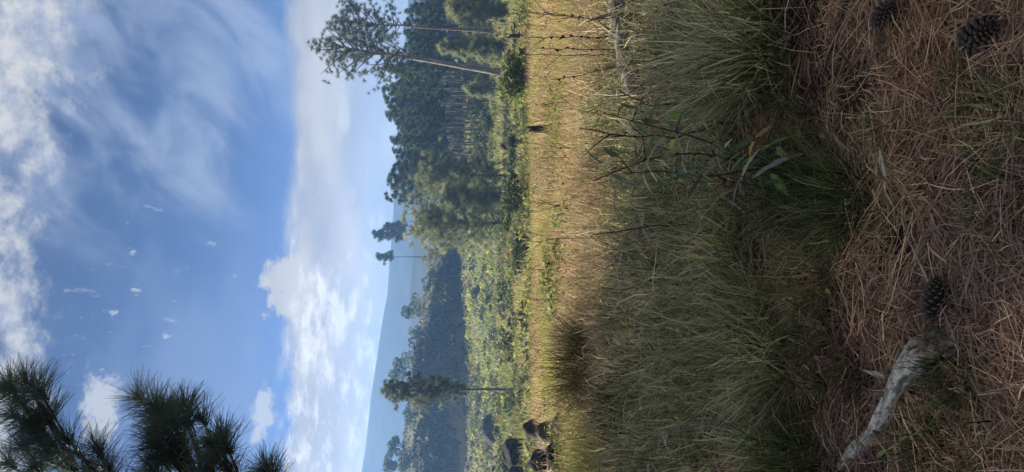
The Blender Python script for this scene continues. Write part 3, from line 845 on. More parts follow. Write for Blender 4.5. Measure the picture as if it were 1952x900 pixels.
for x, y in [(1320, 430), (1330, 560), (1300, 650), (1290, 760), (1350, 840), (1260, 860), (1250, 520), (1270, 370), (1320, 140), (1380, 740), (1380, 640), (1400, 60), (1300, 300), (1225, 700), (1360, 340)]:
    tussock(x, y, .34, .36, 480, 'olive', 'olive grass tussock among others on the shaded bank', 'tussocks on the shaded bank')

for i, (x, y) in enumerate([(1600, 455), (1585, 300), (1560, 445), (1580, 640), (1540, 570), (1585, 760), (1930, 800), (1890, 860), (1925, 265), (1560, 250), (1700, 240), (1530, 160), (1890, 440)]):
    tussock(x, y, .13, .13 if x > 1680 else .27, 130 + 40 * (i % 4), 'green' if i % 2 else 'olive', 'small loose tuft of grass growing through the needle litter', 'loose grass tufts in the litter')

# ------------------------------------------------------------------ near pines on the left (their boughs hang into the frame, their crowns shade the ground)
NEED = [(0.085, 0.125, 0.10), (0.105, 0.145, 0.11), (0.07, 0.11, 0.09)]
def near_pine(name, H, hb, rad, nb_, rng, tn=120, tpl=9, full=True):
    root = empty(name, (0, 0, 0))
    tz = np.linspace(-0.3, H, 10)
    path = np.stack([rng.normal(0, 0.03, 10), rng.normal(0, 0.03, 10), tz], -1)
    V, F = tube(path, 0.17 * (1 - 0.9 * np.clip(tz / H, 0, 1)) + 0.01, 10, 0.06)
    link('trunk', mesh('trunk', V, F, M_bark, None, True), root)
    for i in range(nb_):
        f = (i + rng.uniform(0, 0.8)) / nb_
        z = hb + (H - hb) * f
        r = rad * (1.05 - 0.75 * f) * rng.uniform(0.75, 1.1); a = i * 2.39996 + rng.normal(0, 0.3); e = rng.uniform(0.15, 0.5)
        p0 = np.array([0, 0, z]); p1 = p0 + r * np.array([math.cos(a) * math.cos(e), math.sin(a) * math.cos(e), math.sin(e)])
        tips = []
        for k in range(tpl):
            u = rng.uniform(0.35, 1.0)
            tips.append(p0 + (p1 - p0) * u + rng.normal(0, 0.30, 3) + np.array([0, 0, 0.12]))
        bough(root, p0, p1, tips, rng, tn)
    return root

def bough(root, p0, p1, tips, rng, tn, nl=0.22, nw=0.0032, arr=False):
    q = curve(p0, p1, -0.06 * np.linalg.norm(np.array(tuple(p1)) - np.array(tuple(p0))), 8)
    wood = [tube(q, np.linspace(0.035, 0.008, 8), 6)]
    C, A = [], []
    for t in list(tips) + [np.array(tuple(p1))]:
        t = np.array(tuple(t)); j = int(np.argmin(np.linalg.norm(q - t, axis=1))); j = max(0, j - 2)
        if np.linalg.norm(q[j] - t) > 0.05: wood.append(tube(curve(q[j], t, -0.04, 5), np.linspace(0.012, 0.006, 5), 5))
        ax = unit(t - q[j] + 1e-4) + np.array([0, 0, 0.45]); C.append(t); A.append(ax)
    V, F, _ = join(wood)
    b = link('bough', mesh('bough', V, F, M_twig, None, True), root)
    C = np.array(C); A = np.array(A)
    V, F, c3 = tufts(C, A, tn, nl, nw, 1.45, pick(NEED, len(C), rng, 0.12), rng, 0.10, 0.05, 2)
    link('needles', mesh('needles', V, F, M_needle, c3), b)

rn = np.random.default_rng(21)
# the pine whose boughs are seen
D = 6.2
near = empty('near_pine', (-4.0, 6.6, gz(-4.0, 6.6)))
tag(near, 'near pine at the left whose dark needle boughs hang into the sky', 'tree')
tz = np.linspace(-0.3, 9.5, 10)
V, F = tube(np.stack([rn.normal(0, 0.03, 10), rn.normal(0, 0.03, 10), tz], -1), 0.17 * (1 - 0.9 * np.clip(tz / 9.5, 0, 1)) + 0.01, 10, 0.06)
link('trunk', mesh('trunk', V, F, M_bark, None, True), near)
base_v = np.array(tuple(near.location))
def seen(start_z, pix, tip, depth, tn=150):
    pix = [(x + rn.normal(0, 9 * j), y + abs(rn.normal(0, 14 * j))) for x, y in pix for j in (0, 1) if j == 0 or rn.uniform() < 0.45]
    tips = [np.array(tuple(P(x, y, depth + rn.normal(0, 0.22)))) - base_v for x, y in pix]
    p1 = np.array(tuple(P(tip[0], tip[1], depth))) - base_v
    bough(near, np.array([0, 0, start_z]), p1, tips, rn, tn, 0.25, 0.005)
seen(4.0, [(12, 735), (45, 725), (75, 745), (20, 790), (60, 800), (85, 780), (40, 850), (90, 850), (10, 880), (60, 890), (30, 760), (70, 830)], (60, 745), 6.1)
seen(3.7, [(120, 830), (140, 860), (185, 865), (200, 890), (110, 885), (160, 895), (205, 915)], (180, 850), 6.0, 100)
seen(3.2, [(262, 755), (285, 768), (305, 775), (345, 770), (300, 800), (325, 800), (350, 800), (290, 835), (320, 840), (345, 830), (300, 870), (330, 880), (285, 895), (350, 870), (310, 815), (335, 855)], (320, 790), 6.3)
seen(2.9, [(380, 795), (395, 840), (420, 830), (430, 850), (425, 885), (390, 890), (440, 900), (405, 870)], (415, 845), 6.2)
seen(2.4, [(505, 890), (500, 915), (520, 920)], (512, 905), 6.2)
for i in range(-6, 12):
    z = 4.5 + i * 0.42; a = i * 2.4 + 2.0; r = 1.9 * (1.05 - max(i, 0) / 16)
    p0 = np.array([0, 0, z]); p1 = p0 + np.array([math.cos(a) * r, math.sin(a) * r, 0.7])
    if (p1 + base_v)[0] > -0.34 * (p1 + base_v)[1] - 0.4: p1[0] = -abs(p1[0])
    bough(near, p0, p1, [p0 + (p1 - p0) * rn.uniform(0.4, 1) + rn.normal(0, 0.25, 3) for _ in range(8)], rn, 90, 0.22, 0.006)
src = near_pine('near_pine', 11.5, 2.2, 2.4, 50, rn, 105, 12)
NP = [(-7.3, 9.4, 'eighth pine of the grove left of the frame, in the middle of the grove'), (-6.6, 11.0, 'second pine of the grove left of the frame, nearest the field'), (-8.8, 8.6, 'third pine of the grove left of the frame, farthest back'),
      (-6.0, 7.2, 'fourth pine of the grove left of the frame, beside the near pine'), (-9.2, 12.0, 'fifth pine of the grove left of the frame, outermost'),
      (-7.6, 5.6, 'seventh pine of the grove left of the frame, between the closest and the farthest back'), (-4.5, 4.4, 'sixth pine of the grove left of the frame, closest to the camera')]
for i, (x, y, lab) in enumerate(NP):
    o = src if i == 0 else copy_tree(src)
    put(o, (x, y, gz(x, y)), i * 1.3, 0.92 + 0.06 * (i % 3))
    tag(o, lab, 'tree', 'pine grove left of the frame')

# ------------------------------------------------------------------ rocks, stumps, logs
def rock(x, y, w, h, d, mat, label, name='boulder', seed=1, yaw=0.3):
    f = G(x, y)
    rng = np.random.default_rng(seed)
    nu, nv = 26, 16
    th = np.linspace(0, 2 * np.pi, nu, endpoint=False); ph = np.linspace(0.0, np.pi, nv)
    T, Q = np.meshgrid(th, ph, indexing='xy')
    dirs_ = np.stack([np.cos(T) * np.sin(Q), np.sin(T) * np.sin(Q), np.cos(Q)], -1)
    rr = np.ones(T.shape)
    for _ in range(16):                                   # knocked-off facets
        nrm = unit(rng.normal(0, 1, 3)); cut = rng.uniform(0.72, 0.95)
        dt = (dirs_ * nrm).sum(-1)
        rr = np.where(dt > 0.05, np.minimum(rr, cut / np.maximum(dt, 0.05)), rr)
    rr = rr * (1 + 0.22 * (fbm(np.cos(T) * 2.2 + 5, np.sin(T) * 2.2 + Q * 2, seed) - 0.5))
    Vv = (dirs_ * rr[..., None] * np.array([w / 2, d / 2, h * 0.62])).reshape(-1, 3)
    q = np.arange(nv * nu).reshape(nv, nu)
    F_ = np.stack([q[:-1], q[1:], np.roll(q[1:], -1, 1), np.roll(q[:-1], -1, 1)], -1).reshape(-1, 4)
    o = link(name, mesh(name, Vv, F_, mat, None, True)); o.location = f + Vector((0, 0, h * 0.34)); o.rotation_euler = (0, 0, yaw)
    return tag(o, label, 'boulder')
def pxm(x, y): return G(x, y).y / F_PX
for x, y, w, h, mt, lab, sd_ in [(1003, 862, 66, 46, M_rock, 'largest dark boulder at the left edge of the field', 1),
                                (1034, 817, 34, 30, M_rock, 'small dark boulder behind the brown boulder', 2),
                                (1060, 822, 30, 28, M_rock2, 'brown boulder between two dark boulders', 3),
                                (1090, 803, 44, 28, M_rock, 'dark boulder nearest the dry grass on the left', 4),
                                (1004, 905, 44, 38, M_rock, 'dark boulder cut by the left edge of the frame', 5),
                                (1075, 868, 40, 26, M_rock, 'dark boulder low in the brush at the left edge', 7),
                                (1112, 880, 46, 26, M_rock2, 'brown boulder nearest the camera at the left edge', 8),
                                (1040, 880, 34, 24, M_rock, 'dark boulder just below the largest one', 10),
                                (1108, 838, 24, 18, M_rock, 'small dark stone between the left boulders and the shade', 11),
                                (944, 818, 56, 24, M_rock, 'dark slab of rock jutting from the left slope', 6)]:
    k = pxm(x, y) * (1.1 if x < 1005 else 1.45); rock(x, y, w * k, h * k, w * k * 0.8, mt, lab, seed=sd_ + 40, yaw=sd_)
rock(885, 271, 0.9, 0.7, 0.8, solid_mat('pale_lump', (0.5, 0.46, 0.4), (0.7, 0.66, 0.6), 3), 'small pale lump at the foot of the stand', seed=9)  # plain pale lump for a small whitish spot

def stump(x, y, hp_, wp, label, seed=1, spike=True, lean=(0, 0), name='charred_stump', mat=None):
    f = G(x, y); k = f.y / F_PX; h, w = hp_ * k, wp * k; rng = np.random.default_rng(seed)
    root = tag(empty(name, f), label, 'stump')
    V, F = tube(np.array([[0, 0, -0.1], [0, 0, 0.02], [lean[0] * .3, 0, h * 0.3], [lean[0] * .6, 0, h * 0.62], [lean[0], 0, h * 0.8]]), w * np.array([0.75, 0.72, 0.5, 0.46, 0.42]), 12, 0.09, seed)
    link('bole', mesh('bole', V, F, mat or M_char, None, True), root)
    sp = []
    for j in range(6):                                    # torn top
        a = j * 1.05 + rng.uniform(0, 0.5); b = np.array([lean[0] + math.cos(a) * w * 0.27, math.sin(a) * w * 0.27, h * 0.72])
        sp.append(tube(curve(b, b + np.array([rng.normal(0, w * 0.08), rng.normal(0, w * 0.08), h * rng.uniform(0.1, 0.32)]), 0, 4), w * np.array([0.2, 0.15, 0.09, 0.02]), 6, 0.1, j))
    V, F, _ = join(sp)
    link('torn_top', mesh('torn_top', V, F, mat or M_char, None, True), root)
    return root
stump(1052, 247, 50, 15, 'charred stump standing in the sunlit dry field right of centre', 1)
stump(1074, 505, 38, 12, 'charred stump standing among bright green plants in the field', 2)
stump(1160, 626, 34, 24, 'charred knob of wood at the shade edge behind the bank', 3)
stump(1150, 752, 34, 20, 'pointed charred stump at the shade edge on the left', 4, lean=(-0.05, 0))
stump(985, 290, 36, 8, 'leaning dark snag among green scrub right of centre', 5, lean=(0.5, 0))
stump(1005, 70, 40, 9, 'thin dark snag in front of the right young pines', 6)

def log(name, pix, rads, label, mat, cat, lift=0.7, ns=14, wob=0.06, seed=3, extra=None):
    pts = [G(x, y) for x, y in pix]
    o0 = pts[0].copy()
    q = np.array([tuple(p - o0 + Vector((0, 0, r_ * lift))) for p, r_ in zip(pts, rads)])
    t = np.linspace(0, 1, len(q)); tt = np.linspace(0, 1, 26)
    q2 = np.stack([np.interp(tt, t, q[:, w]) for w in range(3)], -1)
    r2 = np.interp(tt, t, rads)
    for _ in range(2):
        q2[1:-1] = (q2[:-2] + q2[1:-1] * 2 + q2[2:]) / 4
    root = tag(empty(name, o0), label, cat)
    V, F = tube(q2, r2, ns, wob, seed)
    link('limb' if cat == 'branch' else 'bole', mesh(name, V, F, mat, None, True), root)
    return root, q2, r2
# weathered branch: long ridges and drying cracks run along the grain
pix = [(1826, 652), (1798, 664), (1765, 700), (1732, 752), (1712, 790), (1680, 828), (1655, 855), (1616, 890)]
rad_ = [0.026, 0.042, 0.037, 0.027, 0.027, 0.020, 0.024, 0.013]
pts = [G(x, y) for x, y in pix]; o0 = pts[1].copy()
q = np.array([tuple(p - o0 + Vector((0, 0, r_ * 0.9 + 0.015))) for p, r_ in zip(pts, rad_)])
t = np.linspace(0, 1, len(q)); NK = 150; tt = np.linspace(0, 1, NK)
q2 = np.stack([np.interp(tt, t, q[:, w]) for w in range(3)], -1); r2 = np.interp(tt, t, rad_)
for _ in range(24):
    q2[1:-1] = (q2[:-2] + q2[1:-1] * 2 + q2[2:]) / 4; r2[1:-1] = (r2[:-2] + 2 * r2[1:-1] + r2[2:]) / 4
NS = 64
br_ = tag(empty('fallen_branch', o0), 'weathered grey dead branch lying across the needle litter', 'branch')
V, F = tube(q2, r2, NS)
aa = np.tile(np.arange(NS) / NS, NK); ll = np.repeat(tt, NS)
grain = 0.6 * fbm(aa * 30 + 1.2 * np.sin(ll * 9), ll * 16, 61, 4) + 0.4 * fbm(aa * 14, ll * 60, 63, 3); coarse = fbm(aa * 7 + ll * 3, ll * 5, 62, 3)
ctr_ = np.repeat(q2, NS, 0)
k_ = 1 + 0.22 * (grain - 0.5) + 0.28 * (coarse - 0.5) - 0.24 * (grain < 0.39)
V[:NS * NK] = ctr_ + (V[:NS * NK] - ctr_) * k_[:, None]
cc = np.ones((len(V), 3)) * np.array([0.36, 0.34, 0.305])
streak = fbm(aa * 44 + 1.5 * np.sin(ll * 7), ll * 12, 64, 3)
cc[:NS * NK] *= (0.34 + 0.55 * ss(0.38, 0.5, grain) + 0.55 * ss(0.3, 0.65, streak) + 0.35 * (coarse - 0.5))[:, None]
butt_ = (1 - ss(0.08, 0.22, ll + 0.25 * (grain - 0.5)))[:, None]
cc[:NS * NK] *= (1 - butt_) + butt_ * np.array([0.5, 0.40, 0.32])     # butt end tinted darker and browner
M_grain = solid_mat('grey_grained_wood', (0.7, 0.7, 0.7), (1.15, 1.12, 1.08), 40, 0.9, 0.7, attr=True, bdist=0.004)
link('limb', mesh('limb', V, F, M_grain, cc, True), br_)
rr_ = np.random.default_rng(8)
spl = []
tdir = unit(q2[0] - q2[8])
for j in range(8):                                        # splintered butt
    b = q2[5] + rr_.normal(0, 0.018, 3)
    spl.append(tube(curve(b, b + tdir * rr_.uniform(0.05, 0.11) + rr_.normal(0, 0.01, 3), 0, 4), [0.014, 0.010, 0.006, 0.001], 5, 0.1, j))
V, F, _ = join(spl); link('splinters', mesh('splinters', V, F, M_log, None, True), br_)
for k_, off in ((64, (0.0, 0.02, 0.05)), (98, (-0.02, -0.035, 0.03))):   # broken side knots
    b = q2[k_]; V, F = tube(curve(b, b + np.array(off), 0, 4), [0.013, 0.011, 0.009, 0.005], 7, 0.1, k_)
    link('knot', mesh('knot', V, F, M_log, None, True), br_)
f = G(1718, 722)
V, F = tube(curve((0, 0, 0.01), tuple(G(1690, 705) - f + Vector((0, 0, 0.07))), 0, 5), [0.012, 0.013, 0.011, 0.007, 0.001], 6, 0.15, 4)
tag(link('wood_splinter', mesh('wood_splinter', V, F, M_wood, None, True)), 'short pale wood splinter sticking up beside the grey branch', 'splinter').location = f
# grey log on the bank
lg, q2, r2 = log('fallen_log', [(1210, -60), (1212, 10), (1218, 60), (1225, 120), (1240, 175)], [0.10, 0.10, 0.095, 0.09, 0.075], 'grey barked log lying on the bank at the right', M_log, 'log', 0.9, 14, 0.07)
for k_, off in ((8, (-.1, -.06, .28)), (14, (.12, .02, .20)), (19, (-.15, -.1, .14))):
    b = q2[k_]; V, F = tube(curve(b, b + np.array(off), 0.03, 5), [0.022, 0.016, 0.012, 0.009, 0.004], 6, 0.1, k_)
    link('branch_stub', mesh('branch_stub', V, F, M_pale_twig, None, True), lg)

# ------------------------------------------------------------------ stalks
def stalk(pix, d0, d1, r_, label, mat=M_twig, buds=0, twigs=0, seed=0, group=None, ground=True):
    rng = np.random.default_rng(seed + 100)
    n = len(pix)
    pts = np.array([tuple(P(x, y, d0 + (d1 - d0) * i / (n - 1))) for i, (x, y) in enumerate(pix)])
    if ground: pts[0, 2] = min(pts[0, 2], gz(pts[0, 0], pts[0, 1]) - 0.02)
    o0 = pts[0].copy(); q = pts - o0
    t = np.linspace(0, 1, n); tt = np.linspace(0, 1, 14)
    q = np.stack([np.interp(tt, t, q[:, w]) for w in range(3)], -1)
    q[1:-1] = (q[:-2] + 2 * q[1:-1] + q[2:]) / 4
    q[1:-1] += rng.normal(0, r_ * 0.8, q[1:-1].shape)
    root = tag(empty('dead_stalk', o0), label, 'stalk', group)
    V, F = tube(q, np.linspace(r_, r_ * 0.45, 14), 6, 0.06, seed)
    link('stem', mesh('stem', V, F, mat, None, True), root)
    for b in range(buds):
        p = q[5 + int(rng.integers(0, 9))]
        V, F = tube(np.array([p, p + rng.normal(0, 1, 3) * 0.008 + (0, 0, .012), p + rng.normal(0, 1, 3) * 0.010 + (0, 0, .024)]), [r_ * 1.0, r_ * 2.2, r_ * 0.5], 6)
        link('bud', mesh('bud', V, F, mat, None, True), root)
    for b in range(twigs):
        p = q[3 + int(rng.integers(0, 9))]
        V, F = tube(curve(p, p + rng.normal(0, 0.06, 3) + (0, 0, 0.08), 0.01, 4), np.linspace(r_ * 0.6, r_ * 0.25, 4), 5)
        link('side_twig', mesh('side_twig', V, F, mat, None, True), root)
    return root
g5 = 'dead stalks rising at the right above the log'
stalk([(1195, 70), (1120, 70), (1000, 72)], 5.2, 5.2, 0.005, 'straight dark budded stalk above the log, second from the right', buds=6, twigs=2, seed=1)
stalk([(1192, 96), (1120, 95), (1020, 92)], 5.1, 5.1, 0.004, 'thin dark stalk left of the budded one above the log', buds=5, twigs=4, seed=2)
stalk([(1192, 104), (1110, 106), (1000, 104)], 5.4, 5.4, 0.004, 'thin straight stalk, third from the right above the log', twigs=3, seed=3)
stalk([(1200, 30), (1120, 36), (1010, 22)], 5.0, 5.2, 0.0045, 'dark stalk nearest the right edge above the log', twigs=4, buds=3, seed=4)
stalk([(1200, 115), (1110, 142), (1050, 152)], 5.0, 5.0, 0.004, 'leaning dark stalk with small buds left of the upright stalks', buds=4, seed=5)
stalk([(1430, 418), (1340, 425), (1240, 432), (1130, 447)], 3.6, 3.9, 0.0065, 'long thick dark stalk slanting up in the centre of the bank', seed=6)
stalk([(1525, 803), (1420, 807), (1315, 809), (1262, 830), (1240, 845)], 3.0, 3.4, 0.0045, 'long grey stalk bent near its top on the left bank', seed=7, mat=M_log)
stalk([(1480, 215), (1390, 232), (1300, 262), (1200, 262), (1105, 245)], 3.1, 3.3, 0.006, 'dark arching stalk beside the lance-leaved shrub', seed=8, twigs=2)
stalk([(1420, 155), (1330, 190), (1240, 205), (1180, 172)], 3.4, 3.5, 0.006, 'forked dark stalk right of the lance-leaved shrub', seed=9, twigs=3)
stalk([(1500, 140), (1470, 240), (1460, 320)], 2.8, 2.7, 0.004, 'dark twig leaning left at the foot of the largest tussock', seed=10)
stalk([(1400, 880), (1300, 886), (1180, 872)], 4.0, 4.2, 0.004, 'dark stalk near the left edge of the bank', seed=11, twigs=3)
stalk([(1330, 700), (1250, 690), (1215, 672)], 4.4, 4.4, 0.006, 'short dark forked twig on the left bank', seed=12, twigs=2)
stalk([(1130, 300), (1080, 300), (1030, 301)], 8.5, 8.5, 0.006, 'thin stalk standing alone in front of the dry field', seed=13)
stalk([(1290, 640), (1210, 652), (1160, 632)], 4.8, 5.0, 0.006, 'pale fallen twig pointing at the charred knob', mat=M_pale_twig, seed=14)
stalk([(1600, 205), (1680, 212), (1745, 195)], 2.5, 2.1, 0.0028, 'thin dark crooked twig lying on the litter at the right', seed=15)
stalk([(1500, 42), (1545, 30), (1590, 18)], 2.8, 2.6, 0.005, 'dark stick end in the litter near the right edge', seed=16)
stalk([(1630, 610), (1655, 640), (1665, 660)], 2.4, 2.3, 0.004, 'pale crooked twig behind the burnt tuft', mat=M_pale_twig, seed=17)

def weed(seed):
    rng = np.random.default_rng(seed); root = empty('dry_weed', (0, 0, 0))
    H = rng.uniform(0.7, 0.95); q = curve((0, 0, -0.05), (rng.normal(0, 0.08), rng.normal(0, 0.08), H), 0, 8, rng.normal(0, 0.02, 3))
    V, F = tube(q, np.linspace(0.007, 0.003, 8), 5); link('stem', mesh('stem', V, F, M_twig, None, True), root)
    for j in range(6):
        p = q[2 + j % 6]; e = p + np.array([rng.normal(0, 0.09), rng.normal(0, 0.09), rng.uniform(0.06, 0.16)])
        V, F = tube(curve(p, e, -0.01, 4), [0.004, 0.003, 0.003, 0.006], 5); link('side_twig', mesh('side_twig', V, F, M_twig, None, True), root)
    return root
rw = np.random.default_rng(31)
ws = [weed(1), weed(2), weed(3)]
for i in range(27):
    o = ws[i] if i < 3 else copy_tree(ws[i % 3])
    y_ = 7.5 * (30 / 7.5) ** rw.uniform(0, 1); x_ = rw.uniform(-0.26, 0.34) * y_
    put(o, (x_, y_, gz(x_, y_)), rw.uniform(0, 6.28), rw.uniform(0.6, 1.1)); tag(o, 'thin dead weed with upswept twigs standing in the dry field', 'weed', 'dead weeds in the dry field')

rt = np.random.default_rng(91)
tw = []
for i in range(22):
    y_ = 1.5 * (3.6 / 1.5) ** rt.uniform(0, 1); x_ = rt.uniform(-0.33, 0.33) * y_
    if i < 4:
        V, F = tube(curve((0, 0, 0), (rt.uniform(0.10, 0.22), 0, 0.012), 0.008, 7, rt.normal(0, 0.008, 3)), np.linspace(0.0045, 0.002, 7), 6, 0.12, i)
        V2, F2 = tube(curve((0.05, 0, 0.004), (0.09, 0.035 * (1 if i % 2 else -1), 0.015), 0, 4), [0.0025, 0.002, 0.0016, 0.001], 5)
        V, F, _ = join([(V, F), (V2, F2)])
        o = link('litter_twig', mesh('litter_twig', V, F, M_pale_twig if i % 2 else M_twig, None, True)); tw.append(o)
    else:
        o = tw[i % 4].copy(); COL.objects.link(o)
    put(o, (x_, y_, gz(x_, y_) + 0.045), rt.uniform(0, 6.28), rt.uniform(0.7, 1.4)); tag(o, 'short dead twig lying on the brown needle litter', 'twig', 'twigs on the needle litter')

# ------------------------------------------------------------------ leaves
def leaf_mesh(name, p0, p1, w, color, fold=0.25, bend=0.06, seed=0):
    p0 = np.array(tuple(p0)); p1 = np.array(tuple(p1)); L_ = np.linalg.norm(p1 - p0); n = 9
    rng = np.random.default_rng(seed)
    ax = (p1 - p0) / L_
    view = unit(np.array([0, 0, EYE]) - (p0 + p1) / 2 + rng.normal(0, 0.5, 3))
    sidev = unit(np.cross(ax, view)); nrm = unit(np.cross(sidev, ax))
    t = np.linspace(0, 1, n)
    prof = np.sin(np.pi * np.clip(t * 0.97 + 0.03, 0, 1)) ** 0.75 * (1 - 0.25 * t)
    mid = p0 + np.outer(t, p1 - p0) + np.outer(np.sin(np.pi * t) * bend * L_, nrm)
    wv = (prof * w / 2)[:, None]
    rip = np.outer(np.sin(t * 19 + seed) * 0.06 * w, nrm)
    V = np.stack([mid - sidev * wv + nrm * wv * fold + rip, mid, mid + sidev * wv + nrm * wv * fold - rip], 1).reshape(-1, 3)
    F = []
    for k in range(n - 1):
        a = k * 3
        F += [(a, a + 1, a + 4, a + 3), (a + 1, a + 2, a + 5, a + 4)]
    c_ = np.tile(np.array(color), (len(V), 1)); c_[1::3] *= 1.25
    return mesh(name, V, np.array(F), M_leaf, c_, True)

GRN, DGR, GRY, YEL, BRN = (0.16, 0.26, 0.06), (0.085, 0.12, 0.06), (0.32, 0.31, 0.27), (0.34, 0.27, 0.06), (0.24, 0.15, 0.07)
shrub = tag(empty('lance_leaved_shrub', G(1490, 330)), 'arching shrub with long lance leaves, some green, some withered grey', 'shrub')
sb = np.array(tuple(shrub.location))
def stem(pix, d0, d1, r_):
    pts = np.array([tuple(P(x, y, d0 + (d1 - d0) * i / (len(pix) - 1))) for i, (x, y) in enumerate(pix)]) - sb
    pts = np.vstack([[0, 0, -0.02], pts]); t = np.linspace(0, 1, len(pts)); tt = np.linspace(0, 1, 14)
    q = np.stack([np.interp(tt, t, pts[:, w]) for w in range(3)], -1); q[1:-1] = (q[:-2] + 2 * q[1:-1] + q[2:]) / 4
    V, F = tube(q, np.linspace(r_, r_ * 0.4, 14), 6); link('stem', mesh('stem', V, F, M_twig, None, True), shrub)
    return q
stems = [stem([(1420, 300), (1330, 262), (1240, 240), (1150, 215)], 2.95, 3.2, 0.006),
         stem([(1420, 310), (1330, 290), (1240, 300), (1130, 345)], 2.9, 3.1, 0.006),
         stem([(1440, 320), (1350, 340), (1270, 325), (1205, 330)], 2.85, 3.0, 0.005),
         stem([(1450, 300), (1400, 300), (1340, 240)], 2.9, 2.9, 0.005)]
k = 0
for x0, y0, x1, y1, d, w, c_ in [
        (1450, 287, 1548, 254, 2.72, .030, GRN), (1432, 342, 1537, 292, 2.66, .030, GRY), (1412, 345, 1450, 282, 2.75, .022, (0.24, 0.30, 0.13)),
        (1470, 330, 1503, 374, 2.70, .024, GRN), (1430, 300, 1438, 268, 2.8, .02, YEL), (1480, 280, 1505, 300, 2.7, .028, (0.22, 0.28, 0.11)),
        (1520, 300, 1500, 290, 2.65, .02, BRN), (1225, 255, 1198, 230, 3.0, .026, DGR), (1180, 298, 1150, 280, 3.0, .028, DGR),
        (1155, 313, 1115, 282, 3.1, .02, DGR), (1210, 290, 1160, 280, 3.0, .022, GRN), (1260, 232, 1220, 228, 3.0, .022, DGR),
        (1230, 220, 1228, 250, 3.0, .018, GRY), (1285, 265, 1280, 285, 2.95, .024, YEL), (1300, 215, 1265, 230, 3.0, .024, GRN),
        (1340, 350, 1370, 366, 2.9, .022, DGR), (1335, 325, 1360, 345, 2.9, .02, GRN), (1300, 305, 1310, 330, 2.9, .016, GRY),
        (1190, 330, 1185, 360, 3.0, .016, DGR), (1150, 345, 1160, 372, 3.1, .014, DGR), (1215, 205, 1180, 195, 3.1, .02, DGR),
        (1255, 325, 1262, 360, 3.0, .018, DGR), (1290, 320, 1330, 318, 2.9, .02, DGR), (1380, 250, 1365, 275, 2.9, .022, GRN),
        (1425, 420, 1375, 428, 2.9, .022, DGR), (1400, 470, 1350, 500, 2.9, .022, DGR), (1390, 300, 1360, 290, 2.85, .02, DGR),
        (1455, 350, 1490, 348, 2.7, .022, DGR), (1440, 262, 1470, 240, 2.8, .018, BRN)]:
    a, b = P(x0, y0, d), P(x1, y1, d - 0.04)
    link('leaf', leaf_mesh('leaf', np.array(tuple(a)) - sb, np.array(tuple(b)) - sb, w * (1.5 if k < 7 else 1.15), c_, seed=k), shrub)
    # every leaf hangs on its stalk from the nearest stem
    if k % 2 == 0 or k < 8:
        A_ = np.array(tuple(a)) - sb; allq = np.vstack(stems); nq = allq[np.argmin(np.linalg.norm(allq - A_, axis=1))]
        if np.linalg.norm(nq - A_) > 0.01:
            V, F = tube(curve(nq, A_, 0, 4), [0.003, 0.0025, 0.002, 0.002], 5); link('leaf_stalk', mesh('leaf_stalk', V, F, M_twig, None, True), shrub)
    k += 1
rl = np.random.default_rng(77)
for sq in stems:                                          # leaves set along the stems
    for j in range(4, 13):
      for _ in range(2):
        b = sq[j]; dvec = unit(np.array([rl.normal(0, 0.9), rl.normal(0, 0.5) - 0.25, rl.normal(-0.45, 0.6)]))
        c_ = [DGR, (0.12, 0.15, 0.09), (0.15, 0.19, 0.10), (0.10, 0.14, 0.07), GRY, (0.20, 0.21, 0.14)][int(rl.integers(0, 6))]
        link('leaf', leaf_mesh('leaf', b, b + dvec * rl.uniform(0.09, 0.19), rl.uniform(0.011, 0.020), c_, seed=int(rl.integers(999))), shrub)
def loose_leaf(x0, y0, x1, y1, w, c_, label, sd_=0, lift=0.03):
    a, b = G(x0, y0) + Vector((0, 0, lift)), G(x1, y1) + Vector((0, 0, lift + 0.01))
    o = link('dead_leaf', leaf_mesh('dead_leaf', (0, 0, 0), b - a, w, c_, seed=sd_)); o.location = a
    return tag(o, label, 'leaf')
loose_leaf(1612, 240, 1668, 295, .022, (0.30, 0.25, 0.20), 'long withered leaf lying on the litter right of the green tussock', 41, 0.05)
loose_leaf(1708, 285, 1730, 345, .018, (0.42, 0.37, 0.27), 'pale straw leaf lying above the straw-coloured hollow', 42, 0.05)
loose_leaf(1535, 175, 1560, 190, .02, (0.4, 0.36, 0.32), 'tiny pale leaf among dark litter at the right', 43, 0.04)
loose_leaf(1582, 255, 1600, 265, .02, (0.36, 0.26, 0.20), 'small pinkish dead leaf below the lance-leaved shrub', 44, 0.04)
loose_leaf(1702, 870, 1730, 855, .016, GRN, 'bright green blade leaf beside the tip of the grey branch', 45, 0.05)

sdl = tag(empty('seedling', G(1605, 552)), 'small seedling with round yellow green leaves beside the bleached tussock', 'plant')
s0 = np.array(tuple(sdl.location))
for j, (x, y, r_) in enumerate([(1598, 533, .02), (1607, 556, .02), (1582, 560, .016), (1632, 536, .014), (1640, 548, .012)]):
    p = np.array(tuple(P(x, y, float(s0[1]) - 0.03))) - s0
    V, F = tube(curve((0, 0, -0.01), p, 0.01, 4), [0.0018] * 4, 4); link('stem', mesh('stem', V, F, M_twig, None, True), sdl)
    link('leaf', leaf_mesh('leaf', p, p + np.array([r_ * 1.5, 0.0, r_ * 0.9]), r_ * 1.7, (0.30, 0.34, 0.10), 0.1, 0.1, j), sdl)

